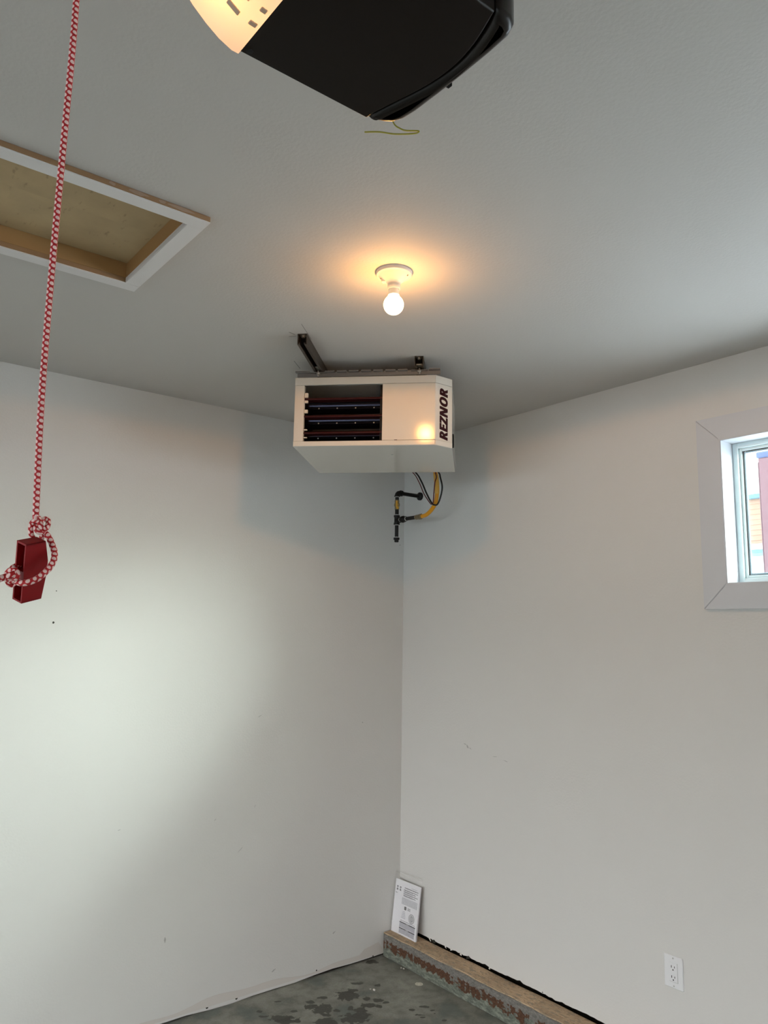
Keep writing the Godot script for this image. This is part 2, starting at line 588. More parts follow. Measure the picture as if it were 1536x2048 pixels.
# a printed cover page: heading lines, a grey paragraph, a drawing, two black warning bars
func print_material() -> StandardMaterial3D:
	var w := 420
	var h := 560
	var im := Image.create(w, h, false, Image.FORMAT_RGB8)
	im.fill(Color(0.95, 0.95, 0.97))
	var ink := Color(0.16, 0.17, 0.22)
	for k in 2:                                   # two small pictograms at the left margin
		var px := 28 + k * 50
		im.fill_rect(Rect2i(px, 70, 24, 12), ink)
		im.fill_rect(Rect2i(px + 6, 86, 12, 10), Color(0.3, 0.3, 0.34))
		im.fill_rect(Rect2i(px, 100, 24, 14), ink)
	im.fill_rect(Rect2i(14, 142, 34, 5), Color(0.4, 0.4, 0.44))
	im.fill_rect(Rect2i(270, 46, 100, 3), Color(0.45, 0.45, 0.5))
	words(im, 160, 62, 230, 9, ink, 5)
	for k in 4:
		words(im, 150, 84 + k * 20, 236 if k % 2 == 0 else 200, 8, Color(0.22, 0.22, 0.28), 6)
		words(im, 150, 94 + k * 20, 150, 4, Color(0.5, 0.5, 0.55), 5)
	for k in 9:
		words(im, 132, 172 + k * 8, 260, 4, Color(0.55, 0.56, 0.6), 4)
	im.fill_rect(Rect2i(184, 258, 34, 34), Color(0.10, 0.10, 0.13))
	im.fill_rect(Rect2i(194, 268, 14, 3), Color(0.8, 0.8, 0.8))
	im.fill_rect(Rect2i(194, 278, 14, 3), Color(0.8, 0.8, 0.8))
	for k in 3:
		words(im, 240, 262 + k * 10, 46, 5, Color(0.35, 0.35, 0.4), 4)
	for k in 5:                                   # grey triangle of a fuel list
		im.fill_rect(Rect2i(160 - k * 4, 310 + k * 16, 40 + k * 8, 9), Color(0.78, 0.78, 0.82))
	for y in range(300, 410):                     # round approval mark
		for x in range(262, 372):
			var q := Vector2(x - 317, y - 355).length()
			if q < 50:
				var shade := 0.62 if (q > 44 or (q < 28 and q > 20)) else 0.8
				if q < 34 and absf(x - 317) < 4: shade = 0.55
				im.set_pixel(x, y, Color(shade, shade, shade + 0.02))
	words(im, 140, 408, 240, 5, Color(0.35, 0.35, 0.4), 4)
	for b in 2:
		var y0 := 424 + b * 62
		im.fill_rect(Rect2i(126, y0, 264, 11), Color(0.10, 0.10, 0.14))
		im.fill_rect(Rect2i(236, y0 + 3, 46, 5), Color(0.85, 0.85, 0.85))
		im.fill_rect(Rect2i(126, y0 + 11, 264, 48), Color(0.80, 0.80, 0.84))
		for k in 6:
			words(im, 132, y0 + 15 + k * 7, 252, 3, Color(0.5, 0.5, 0.56), 4)
	return image_mat(im, 0.35)

func words(im: Image, x: int, y: int, w: int, h: int, c: Color, gap: int) -> void:
	var at := x
	while at < x + w:
		var l := rng.randi_range(8, 26)
		im.fill_rect(Rect2i(at, y, mini(l, x + w - at), h), c)
		at += l + gap

# one repeat of the braid: pale picks on red, staggered
func rope_material() -> StandardMaterial3D:
	var s := 128
	var im := Image.create(s, s, false, Image.FORMAT_RGB8)
	var hm := Image.create(s, s, false, Image.FORMAT_RGB8)
	for y in s:
		for x in s:
			var u := float(x) / s * 4.0
			var v := float(y) / s
			var col := int(floor(u))
			var p := Vector2(fposmod(u, 1.0) - 0.5, fposmod(v + 0.5 * (col % 2), 1.0) - 0.5)
			p.x += p.y * 0.25
			var q := Vector2(p.x / 0.52, p.y / 0.33).length()
			var red := Color(0.72, 0.06, 0.10)
			var pale := Color(0.95, 0.82, 0.80)
			im.set_pixel(x, y, pale if q < 0.86 else red if q > 1.0 else pale.lerp(red, (q - 0.86) / 0.14))
			var hh := clampf(1.0 - q * q * 0.5, 0.0, 1.0)
			hm.set_pixel(x, y, Color(hh, hh, hh))
	var m := image_mat(im, 0.6)
	hm.generate_mipmaps()
	m.heightmap_enabled = true
	m.heightmap_texture = ImageTexture.create_from_image(hm)
	m.heightmap_scale = 0.05
	return m

# ------------------------------------------------------------------ room shell
func room() -> void:
	var b := MB.new()
	b.quad(Vector3(-0.1, 0, -0.12), Vector3(ROOM_X, 0, -0.12), Vector3(ROOM_X, 0, ROOM_Z + 0.15), Vector3(-0.1, 0, ROOM_Z + 0.15), Vector3.UP, Vector2(-0.1, -0.12), Vector2(ROOM_X, -0.12), Vector2(ROOM_X, ROOM_Z + 0.15), Vector2(-0.1, ROOM_Z + 0.15))
	b.box(Vector3(-0.15, -0.12, -0.14), Vector3(ROOM_X + 0.15, -0.0005, ROOM_Z + 0.15))
	var o := put("floor", b, M.floor)
	tag(o, "bare grey concrete floor with dark damp spots in the corner", "floor", "", "structure")

	# left wall: a drywall sheet whose lower edge waves a few millimetres off the slab, on dark framing
	b = MB.new()
	var z := -0.0127
	while z < ROOM_Z:
		var z1 := minf(z + 0.11, ROOM_Z)
		var y0 := 0.007 + 0.005 * sin(z * 5.0) + 0.003 * sin(z * 17.0)
		var y1 := 0.007 + 0.005 * sin(z1 * 5.0) + 0.003 * sin(z1 * 17.0)
		b.quad(Vector3(0, y0, z), Vector3(0, y1, z1), Vector3(0, 0.3, z1), Vector3(0, 0.3, z), Vector3.RIGHT)
		b.quad(Vector3(0, y0, z), Vector3(0, y1, z1), Vector3(-0.0127, y1, z1), Vector3(-0.0127, y0, z), Vector3.DOWN)
		z = z1
	b.quad(Vector3(0, 0.3, -0.0127), Vector3(0, 0.3, ROOM_Z), Vector3(0, H, ROOM_Z), Vector3(0, H, -0.0127), Vector3.RIGHT)
	o = put("wall_left", b, M.wall)
	tag(o, "left white drywall with scuffs and a daylight patch", "wall", "", "structure")
	b = MB.new()
	b.box(Vector3(-0.15, -0.12, -0.14), Vector3(-0.013, H + 0.1, ROOM_Z + 0.15))
	put("framing", b, M.sheathing, o)

	# right wall: drywall with a torn lower edge above the curb, and a hole for the window
	b = MB.new()
	var x := 0.0
	var edge := 0.0
	rng.seed = 5
	var ye := 0.132
	while x < ROOM_X:
		var x1 := minf(x + (0.018 if x < 1.6 else 0.2), ROOM_X)
		var yn := 0.132 + rng.randf_range(-0.0025, 0.003)
		if rng.randf() < 0.09 and x < 1.5: yn = 0.132 + rng.randf_range(-0.012, 0.012)
		b.quad(Vector3(x, ye, 0), Vector3(x1, yn, 0), Vector3(x1, 0.3, 0), Vector3(x, 0.3, 0), Vector3.BACK)
		b.quad(Vector3(x, ye, 0), Vector3(x1, yn, 0), Vector3(x1, yn, -0.0127), Vector3(x, ye, -0.0127), Vector3.DOWN)
		x = x1
		ye = yn
	for r: Array in [[0.0, 1.89, 0.3, H], [4.53, ROOM_X, 0.3, H], [1.89, 4.53, 0.3, 1.858], [1.89, 4.53, 2.424, H]]:
		b.quad(Vector3(r[0], r[2], 0), Vector3(r[1], r[2], 0), Vector3(r[1], r[3], 0), Vector3(r[0], r[3], 0), Vector3.BACK)
	o = put("wall_right", b, M.wall)
	tag(o, "right white drywall with the window, torn along its lower edge", "wall", "", "structure")
	b = MB.new()
	for r: Array in [[-0.15, 1.885, 0.3, H], [4.535, ROOM_X + 0.15, 0.3, H], [1.885, 4.535, 0.3, 1.853], [1.885, 4.535, 2.429, H]]:
		b.box(Vector3(r[0], r[2], -0.10), Vector3(r[1], r[3], -0.013))
	b.box(Vector3(-0.15, -0.12, -0.14), Vector3(ROOM_X + 0.15, 0.3, -0.05))
	put("framing", b, M.sheathing, o)
	b = MB.new()
	for r: Array in [[-0.15, 1.885, -0.1, H], [4.535, ROOM_X + 0.15, -0.1, H], [1.885, 4.535, -0.1, 1.853], [1.885, 4.535, 2.429, H]]:
		b.box(Vector3(r[0], r[2], -0.115), Vector3(r[1], r[3], -0.1005))
	put("cladding", b, M.exterior, o)

	b = MB.new()
	b.box(Vector3(ROOM_X, 0, -0.14), Vector3(ROOM_X + 0.15, H + 0.1, ROOM_Z + 0.15))
	o = put("wall_side", b, M.wall)
	tag(o, "plain white drywall on the far side of the garage", "wall", "", "structure")
	b = MB.new()
	b.box(Vector3(-0.013, 0, ROOM_Z), Vector3(0.3, H, ROOM_Z + 0.15))
	b.box(Vector3(5.05, 0, ROOM_Z), Vector3(ROOM_X, H, ROOM_Z + 0.15))
	b.box(Vector3(0.3, 2.15, ROOM_Z), Vector3(5.05, H, ROOM_Z + 0.15))
	o = put("wall_front", b, M.wall)
	tag(o, "white wall round the open garage doorway", "wall", "", "structure")

	b = MB.new()
	var hx0 := 1.085; var hx1 := 1.562; var hz0 := 2.032; var hz1 := 2.80
	b.box(Vector3(-0.15, H, -0.155), Vector3(hx0, H + 0.16, ROOM_Z + 0.15))
	b.box(Vector3(hx1, H, -0.155), Vector3(ROOM_X + 0.15, H + 0.16, ROOM_Z + 0.15))
	b.box(Vector3(hx0, H, -0.155), Vector3(hx1, H + 0.16, hz0))
	b.box(Vector3(hx0, H, hz1), Vector3(hx1, H + 0.16, ROOM_Z + 0.15))
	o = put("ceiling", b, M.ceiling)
	tag(o, "flat white drywall ceiling", "ceiling", "", "structure")

func mitred(parent: Node, a: Vector2, b: Vector2, ai: Vector2, bi: Vector2, z0: float, z1: float, m: Material) -> void:
	# a casing board given by its outer edge a-b and inner edge ai-bi on the wall, mitred ends kept apart by a hair
	var d := (b - a).normalized() * 0.0006
	var mb := MB.new()
	mb.extrude(PackedVector2Array([a + d, b - d, bi - d, ai + d]), z0, z1 - 0.002)
	var c := (a + b + ai + bi) * 0.25
	var f := func(p: Vector2) -> Vector2: return p + (c - p).normalized() * 0.0025
	mb.extrude(PackedVector2Array([f.call(a + d), f.call(b - d), f.call(bi - d), f.call(ai + d)]), z1 - 0.002, z1)
	put("casing_board", mb, m, parent)

func window_unit() -> void:
	var x0 := 1.899; var x1 := 4.52; var y0 := 1.866; var y1 := 2.416
	var w := Node3D.new()
	w.name = "window_1"
	add_child(w)
	w.position = Vector3((x0 + x1) * 0.5, y0, 0)
	tag(w, "small white framed window high in the right wall", "window", "", "structure")
	var c := 0.093
	var P := func(p: Vector2) -> Vector2: return p - Vector2(w.position.x, w.position.y)
	var o := [P.call(Vector2(x0 - c, y0 - c)), P.call(Vector2(x1 + c, y0 - c)), P.call(Vector2(x1 + c, y1 + c)), P.call(Vector2(x0 - c, y1 + c))]
	var i := [P.call(Vector2(x0, y0)), P.call(Vector2(x1, y0)), P.call(Vector2(x1, y1)), P.call(Vector2(x0, y1))]
	for k in 4:
		mitred(w, o[k], o[(k + 1) % 4], i[k], i[(k + 1) % 4], 0.0003, 0.016, M.trim)
	var b := mb_in(w)
	# liner of the opening, standing a little inside the casing
	var t := 0.012
	var r := 0.004
	b.box(Vector3(x0 + r - t, y0 + r - t, -0.10), Vector3(x0 + r, y1 - r + t, 0.0145), 0.001)
	b.box(Vector3(x1 - r, y0 + r - t, -0.10), Vector3(x1 - r + t, y1 - r + t, 0.0145), 0.001)
	b.box(Vector3(x0 + r, y0 + r - t, -0.10), Vector3(x1 - r, y0 + r, 0.0145), 0.001)
	b.box(Vector3(x0 + r, y1 - r, -0.10), Vector3(x1 - r, y1 - r + t, 0.0145), 0.001)
	put("liner", b, M.trim, w)
	# vinyl frame in two steps, gasket line, spacer, pane
	var frame := func(inset: float, width: float, z0: float, z1: float, m: Material, called: String) -> void:
		var q := mb_in(w)
		var a := Vector2(x0 + r + inset, y0 + r + inset)
		var e := Vector2(x1 - r - inset, y1 - r - inset)
		q.box(Vector3(a.x, a.y, z0), Vector3(a.x + width, e.y, z1), 0.0015)
		q.box(Vector3(e.x - width, a.y, z0), Vector3(e.x, e.y, z1), 0.0015)
		q.box(Vector3(a.x + width, a.y, z0), Vector3(e.x - width, a.y + width, z1), 0.0015)
		q.box(Vector3(a.x + width, e.y - width, z0), Vector3(e.x - width, e.y, z1), 0.0015)
		put(called, q, m, w)
	frame.call(0.0, 0.020, -0.10, -0.072, M.vinyl, "window_frame")
	frame.call(0.0201, 0.011, -0.099, -0.084, M.vinyl, "sash")
	frame.call(0.0312, 0.0012, -0.098, -0.0875, M.gasket, "gasket")
	frame.call(0.0325, 0.0075, -0.099, -0.094, M.spacer, "spacer")
	b = mb_in(w)
	b.box(Vector3(x0 + 0.036, y0 + 0.036, -0.0935), Vector3(x1 - 0.036, y1 - 0.036, -0.090))
	put("pane", b, M.glass, w)

func outdoors() -> void:
	var b := MB.new()
	b.box(Vector3(-45, -0.35, -45), Vector3(45, -0.121, 45))
	var o := put("ground_snow", b, M.snow)
	tag(o, "snow-covered ground outside the garage", "snow", "", "structure")
	b = MB.new()
	b.box(Vector3(-6.0, -0.12, ROOM_Z + 0.15), Vector3(12.0, -0.02, 24.0))
	o = put("driveway", b, M.asphalt)
	tag(o, "dark cleared driveway and street in front of the garage", "driveway", "", "structure")
	var across := thing("street_house", "grey house across the street in front of the garage", "house", Vector3(2.5, -0.12, 45.0))
	b = mb_in(across)
	b.box(Vector3(-16, -0.12, 42.0), Vector3(21, 3.0, 48.0))
	put("wall", b, M.stone, across)
	b = mb_in(across)
	b.T = b.T * Transform3D(Basis(Vector3.UP, PI / 2), Vector3(-16.5, 0, 0))
	b.extrude(PackedVector2Array([Vector2(-41.6, 3.0), Vector2(-48.4, 3.0), Vector2(-45.0, 4.6)]), 0.0, 38.0)
	put("roof", b, M.shingle, across)
	# maroon post with a blue cap, about two metres outside the window
	var p := thing("porch_post", "maroon square post with a blue cap outside the window", "post", Vector3(1.22, -0.121, -2.14))
	b = mb_in(p)
	b.box(Vector3(1.085, -0.121, -2.28), Vector3(1.36, 2.787, -2.0), 0.006)
	put("shaft", b, M.post, p)
	for k in 5:
		b = mb_in(p)
		b.box(Vector3(1.082, -0.121, -2.262 + k * 0.056), Vector3(1.0865, 2.76, -2.224 + k * 0.056), 0.001)
		put("plank", b, M.post, p)
	b = mb_in(p)
	b.box(Vector3(1.075, 2.785, -2.29), Vector3(1.37, 2.826, -1.99), 0.008)
	put("cap", b, M.post_cap, p)
	# the neighbour's building across the yard: flat-topped, lapped siding over a snowy porch roof
	var h := thing("neighbour_house", "neighbouring house with orange lapped siding and a snowy porch roof outside the window", "house", Vector3(-2.4, -0.121, -8.0))
	b = mb_in(h)
	b.box(Vector3(-4.2, -0.121, -9.5), Vector3(-0.55, 3.24, -6.03))
	put("wall", b, M.stucco, h)
	for k in 9:
		b = mb_in(h)
		var y := 2.695 + k * 0.0606
		b.T = b.T * Transform3D(Basis.from_euler(Vector3(-0.1, 0, 0)), Vector3(0, y, -6.015))
		b.box(Vector3(-4.2, 0, -0.008), Vector3(-0.55, 0.063, 0.008), 0.002)
		put("siding_board", b, M.siding, h)
	b = mb_in(h)
	b.box(Vector3(-4.3, 3.239, -9.6), Vector3(-0.5, 3.293, -5.96), 0.004)
	put("fascia", b, M.fascia, h)
	b = mb_in(h)
	b.box(Vector3(-4.2, 2.575, -6.02), Vector3(-0.62, 2.621, -5.7), 0.004)
	put("porch_roof", b, M.fascia, h)
	b = mb_in(h)
	b.T = b.T * Transform3D(Basis(Vector3.UP, PI / 2), Vector3(-0.64, 0, -5.86))
	var arc := PackedVector2Array()
	for k in 11:
		arc.append(Vector2(0.15 * cos(PI * k / 10.0), 2.621 + 0.075 * sqrt(maxf(sin(PI * k / 10.0), 0.0))))
	b.extrude(arc, 0.0, -3.5, true)
	put("snow_cap", b, M.snow, h)

func curb() -> void:
	var yt := 0.112
	var zf := 0.111
	var o := Node3D.new()
	o.name = "trim_1"
	add_child(o)
	o.position = Vector3(2.6, 0, 0.05)
	tag(o, "grey concrete curb with flaking brown paint along the right wall", "curb", "", "structure")
	var b := mb_in(o)
	var x := 0.007
	while x < ROOM_X - 0.01:
		var x1 := minf(x + 0.05, ROOM_X - 0.01)
		var s := func(q: float) -> float: return zf + 0.0015 * sin(q * 23.0) + 0.001 * sin(q * 61.0)
		var za: float = s.call(x)
		var zb: float = s.call(x1)
		b.quad(Vector3(x, 0.003, za), Vector3(x1, 0.003, zb), Vector3(x1, yt - 0.004, zb), Vector3(x, yt - 0.004, za), Vector3.BACK, Vector2(x / 1.3, 1), Vector2(x1 / 1.3, 1), Vector2(x1 / 1.3, 0.03), Vector2(x / 1.3, 0.03))
		b.quad(Vector3(x, yt - 0.004, za), Vector3(x1, yt - 0.004, zb), Vector3(x1, yt, zb - 0.004), Vector3(x, yt, za - 0.004), Vector3(0, 1, 1), Vector2(x / 1.3, 0.03), Vector2(x1 / 1.3, 0.03), Vector2(x1 / 1.3, 0), Vector2(x / 1.3, 0))
		b.quad(Vector3(x, yt, za - 0.004), Vector3(x1, yt, zb - 0.004), Vector3(x1, yt, -0.001), Vector3(x, yt, -0.001), Vector3.UP)
		x = x1
	b.quad(Vector3(0.007, 0, zf), Vector3(0.007, 0, -0.001), Vector3(0.007, yt, -0.001), Vector3(0.007, yt, zf), Vector3.LEFT)
	b.box(Vector3(0.012, 0.0002, 0.0), Vector3(ROOM_X - 0.01, 0.02, zf - 0.004))
	put("concrete", b, M.curb, o)
	b = mb_in(o)
	x = 0.008
	while x < ROOM_X - 0.01:
		var x1 := minf(x + 0.03, ROOM_X - 0.01)
		var s := func(q: float) -> float: return zf - 0.003 + 0.0025 * sin(q * 19.0) + 0.002 * sin(q * 47.0 + 1.0)
		var hgt := func(q: float) -> float: return 0.1175 + 0.0012 * sin(q * 14.0)
		var a0 := Vector3(x, hgt.call(x), s.call(x))
		var a1 := Vector3(x1, hgt.call(x1), s.call(x1))
		var c0 := Vector3(x, hgt.call(x), 0.001)
		var c1 := Vector3(x1, hgt.call(x1), 0.001)
		b.quad(a0, a1, c1, c0, Vector3.UP, Vector2(x, 0.9), Vector2(x1, 0.9), Vector2(x1, 0.0), Vector2(x, 0.0))
		b.quad(a0, a1, Vector3(x1, yt + 0.0002, a1.z), Vector3(x, yt + 0.0002, a0.z), Vector3.BACK, Vector2(x, 0.9), Vector2(x1, 0.9), Vector2(x1, 0.95), Vector2(x, 0.95))
		x = x1
	b.quad(Vector3(0.008, yt, zf), Vector3(0.008, yt, 0.001), Vector3(0.008, 0.1175, 0.001), Vector3(0.008, 0.1175, zf), Vector3.LEFT)
	put("sill_board", b, M.sill, o)

func overhead_door() -> void:
	# the sectional door, rolled up flat under the ceiling behind the viewer
	var o := Node3D.new()
	o.name = "door_1"
	add_child(o)
	o.position = Vector3(2.674, 2.30, 4.6)
	tag(o, "open sectional garage door lying flat under the ceiling", "door", "", "structure")
	for k in 4:
		var b := mb_in(o)
		b.box(Vector3(0.33, 2.28, 3.75 + k * 0.55), Vector3(5.02, 2.32, 4.295 + k * 0.55), 0.004)
		put("door_panel", b, M.trim, o)
	for s: float in [0.295, 5.03]:
		var b := mb_in(o)
		b.box(Vector3(s, 2.27, 3.6), Vector3(s + 0.025, 2.33, ROOM_Z), 0.003)
		b.box(Vector3(s, 2.33, 3.7), Vector3(s + 0.025, H, 3.73), 0.003)
		put("track", b, M.galvanised, o)

# ------------------------------------------------------------------ the heater and what carries it
func at45(lx: float, y: float, n: float) -> Vector3:
	return Vector3(0.70711 * lx + 0.70711 * n, y, -0.70711 * lx + 0.70711 * n)

func unit_heater() -> void:
	var base := at45(-0.003, 2.393, 1.16)
	var o := thing("unit_heater", "white gas unit heater with a dark grille opening, hung under the ceiling in the corner", "heater", base, Y45)
	# own coordinates: x to the right, y up from the underside, z towards the viewer
	var L := -0.315; var R := 0.315; var F := 0.262; var B := -0.265; var CH := 0.064
	var Hh := 0.284
	var t := 0.004
	var y0 := 0.021      # top of the lower band
	var y1 := 0.253      # bottom of the upper band
	var b := MB.new()    # shell: back, left, right, roof, floor
	b.box(Vector3(L, t, B), Vector3(R, Hh - t, B + t))
	b.box(Vector3(L, t, B + t), Vector3(L + t, Hh - t, F - 0.0015))
	b.box(Vector3(R - t, t, B + t), Vector3(R, Hh - t, F - CH))
	var foot := PackedVector2Array([Vector2(L, -B), Vector2(R, -B), Vector2(R, -(F - CH)), Vector2(R - CH, -F), Vector2(L, -F)])
	b.T = Transform3D(Basis(Vector3.RIGHT, -PI / 2), Vector3.ZERO)
	b.extrude(foot, 0, t)
	b.extrude(foot, Hh - t, Hh)
	b.T = Transform3D()
	put("casing", b, M.cream, o)
	# front frame: bands, stile, door panel, chamfer panel
	b = MB.new()
	b.box(Vector3(L, y1, F - 0.012), Vector3(R - CH - 0.001, Hh - 0.0005, F + 0.0012), 0.0012)
	put("upper_band", b, M.cream, o)
	b = MB.new()
	b.box(Vector3(L, 0.0005, F - 0.012), Vector3(R - CH - 0.001, y0 - 0.0008, F + 0.0025), 0.0012)
	put("lower_band", b, M.cream, o)
	b = MB.new()
	b.box(Vector3(L + 0.0005, y0, F - 0.02), Vector3(-0.276, y1 - 0.0008, F), 0.001)
	put("stile", b, M.cream, o)
	b = MB.new()
	b.box(Vector3(0.041, y0 + 0.0005, F - 0.015), Vector3(R - CH, y1 - 0.0008, F + 0.0003), 0.0012)
	var door := put("access_panel", b, M.cream, o)
	b = MB.new()
	b.box(Vector3(0.090, y0 - 0.0006, F + 0.0002), Vector3(0.102, y0 + 0.0018, F + 0.0012))
	put("latch", b, M.maroon, door)
	var slant := Transform3D(Basis(Vector3.UP, PI / 4), Vector3(R - CH, 0, F))
	var wid := CH * 1.41421
	for s: Array in [["chamfer_panel", y0 + 0.0006, y1 - 0.0006, 0.0], ["corner_band", y1, Hh - 0.0005, 0.0012], ["corner_band", 0.0005, y0, 0.002]]:
		b = MB.new()
		b.T = slant
		b.box(Vector3(0.0006, s[1], -0.012), Vector3(wid, s[2], s[3]), 0.001)
		put(s[0], b, M.cream, o)
	# the lettering, read from the bottom up
	var tm := TextMesh.new()
	var fv := FontVariation.new()
	var sf := SystemFont.new()
	sf.font_names = PackedStringArray(["Droid Sans"])
	sf.font_weight = 700
	fv.base_font = sf
	fv.variation_embolden = 0.6
	tm.font = fv
	tm.text = "REZNOR"
	tm.font_size = 64
	tm.pixel_size = 0.01
	tm.depth = 0.012
	tm.curve_step = 1.0
	var arr := tm.get_mesh_arrays()
	var vs: PackedVector3Array = arr[Mesh.ARRAY_VERTEX]
	var ns: PackedVector3Array = arr[Mesh.ARRAY_NORMAL]
	var lo := vs[0]; var hi := vs[0]
	for p in vs:
		lo = lo.min(p); hi = hi.max(p)
	var idx: PackedInt32Array = arr[Mesh.ARRAY_INDEX] if arr[Mesh.ARRAY_INDEX] != null else PackedInt32Array()
	if idx.is_empty():
		for k in vs.size(): idx.append(k)
	b = MB.new()
	b.T = slant
	var put_p := func(p: Vector3) -> Vector3:
		var q := (p - lo) / (hi - lo)
		var up := q.y * 0.043
		return Vector3(0.0655 - up, 0.027 + 0.2135 * ((q.x * 1.0 + q.y * 0.035) / 1.035), 0.0002 + (p.z - lo.z) / (hi.z - lo.z) * 0.0007)
	for k in range(0, idx.size(), 3):
		var nn: Vector3 = ns[idx[k]]
		var mapped := Vector3(-nn.y, nn.x, nn.z)
		for shift: float in [-0.0004, 0.0007, 0.0018]:      # heavier strokes
			var sh := Vector3(shift * 0.3, shift, -shift * 0.03)
			b.tri(put_p.call(vs[idx[k]]) + sh, put_p.call(vs[idx[k + 1]]) + sh, put_p.call(vs[idx[k + 2]]) + sh, mapped, mapped, mapped)
	put("lettering", b, M.maroon, o, "maroon lettering")
	# inside: liner, exchanger tubes, louvers
	b = MB.new()
	b.box(Vector3(0.030, y0, F - 0.30), Vector3(0.040, y1, F - 0.016))
	b.box(Vector3(L + 0.006, y0, F - 0.30), Vector3(L + 0.012, y1, F - 0.03))
	b.box(Vector3(L + 0.006, 0.006, F - 0.30), Vector3(0.040, 0.010, F - 0.02))
	put("liner", b, M.dark, o)
	b = MB.new()
	b.box(Vector3(L + 0.006, 0.006, F - 0.31), Vector3(0.040, Hh - 0.006, F - 0.301))
	put("rear_liner", b, M.galvanised, o)
	for k in 3:
		var cy := 0.185 - k * 0.0625
		b = MB.new()
		b.T = Transform3D(Basis(Vector3.UP, PI / 2), Vector3(0, cy, F - 0.105))
		var ring := PackedVector2Array()
		for j in 28:
			var a := TAU * j / 28
			ring.append(Vector2(0.052 * cos(a), 0.0262 * sin(a)))
		b.extrude(ring, -0.285, 0.034, true)
		var tube := put("exchanger_tube", b, M.tube, o)
		b = MB.new()
		b.box(Vector3(-0.262, cy - 0.0165, F - 0.0585), Vector3(0.032, cy - 0.0145, F - 0.050), 0.0005)
		put("seam", b, M.tube, tube)
		for j in 4:
			b = MB.new()
			b.T = Transform3D(Basis(Vector3.RIGHT, PI / 2), Vector3(-0.225 + j * 0.0755, cy - 0.0155, F - 0.050))
			b.lathe([Vector2(0.0001, 0.003), Vector2(0.0022, 0.0024), Vector2(0.0030, 0.0), Vector2(0.0001, -0.001)], 10)
			put("rivet", b, M.zinc, tube)
	for k in 3:
		var ly: float = [0.196, 0.124, 0.056][k]
		b = MB.new()
		b.T = Transform3D(Basis(Vector3.RIGHT, -0.35), Vector3(0, ly, F - 0.022))
		b.box(Vector3(-0.280, -0.0008, -0.014), Vector3(0.040, 0.0008, 0.014), 0.0004)
		b.box(Vector3(-0.280, -0.0085, 0.0125), Vector3(0.040, 0.0008, 0.0140), 0.0004)
		put("louver", b, M.louver, o)
	for s: Array in [[0.203, 0.019], [0.181, 0.010], [0.139, 0.014], [0.068, 0.004], [0.036, 0.004]]:
		b = MB.new()
		b.box(Vector3(-0.2755, s[0], F - 0.016), Vector3(-0.262, s[0] + s[1], F - 0.006), 0.0008)
		put("louver_clip", b, M.cream_dull, o)
	# round grommet low on the right side
	b = MB.new()
	b.T = Transform3D(Basis(Vector3.BACK, -PI / 2), Vector3(R, 0.055, 0.10))
	b.lathe([Vector2(0.0001, 0.003), Vector2(0.018, 0.003), Vector2(0.022, 0.005), Vector2(0.028, 0.004), Vector2(0.029, 0.0)], 24)
	put("grommet", b, M.dark, o)
	b = MB.new()
	b.T = Transform3D(Basis(Vector3.RIGHT, PI), Vector3(0.065, 0.0, 0.10))
	b.lathe([Vector2(0.0001, 0.0015), Vector2(0.003, 0.0012), Vector2(0.004, 0.0)], 12)
	put("plug", b, M.galvanised, o)

	# slotted angle across the top, bolted to the struts
	var g := thing("slotted_angle", "slotted grey steel angle along the top front edge of the heater", "bracket", at45(-0.02, 2.6772, 1.43), Y45)
	b = MB.new()
	b.box(Vector3(-0.288, 0, -0.004), Vector3(0.288, 0.0195, -0.001), 0.0006)
	put("web", b, M.angle, g)
	var seg := [[-0.2935, -0.236], [-0.173, -0.134], [-0.125, -0.086], [-0.076, -0.037], [-0.0265, 0.0125], [0.022, 0.061], [0.070, 0.110], [0.120, 0.158], [0.243, 0.2875]]
	for s: Array in seg:
		b = MB.new()
		b.box(Vector3(s[0], 0.0150, -0.002), Vector3(s[1], 0.0205, 0.014), 0.0006)
		put("flange", b, M.angle, g)
	for bx: float in [-0.202, 0.205]:
		b = MB.new()
		b.box(Vector3(bx - 0.033, 0.0135, -0.001), Vector3(bx + 0.033, 0.0165, 0.012), 0.0006)
		put("flange", b, M.angle, g)
		b = MB.new()
		b.tube([Vector3(bx, 0.001, 0.006), Vector3(bx, 0.0225, 0.006)], 0.0035, 8)
		b.T = Transform3D(Basis(), Vector3(bx, 0, 0.006))
		b.lathe([Vector2(0.0001, 0.0065), Vector2(0.0085, 0.0065), Vector2(0.0085, 0.0135), Vector2(0.0001, 0.0135)], 6)
		put("bolt", b, M.zinc, g)

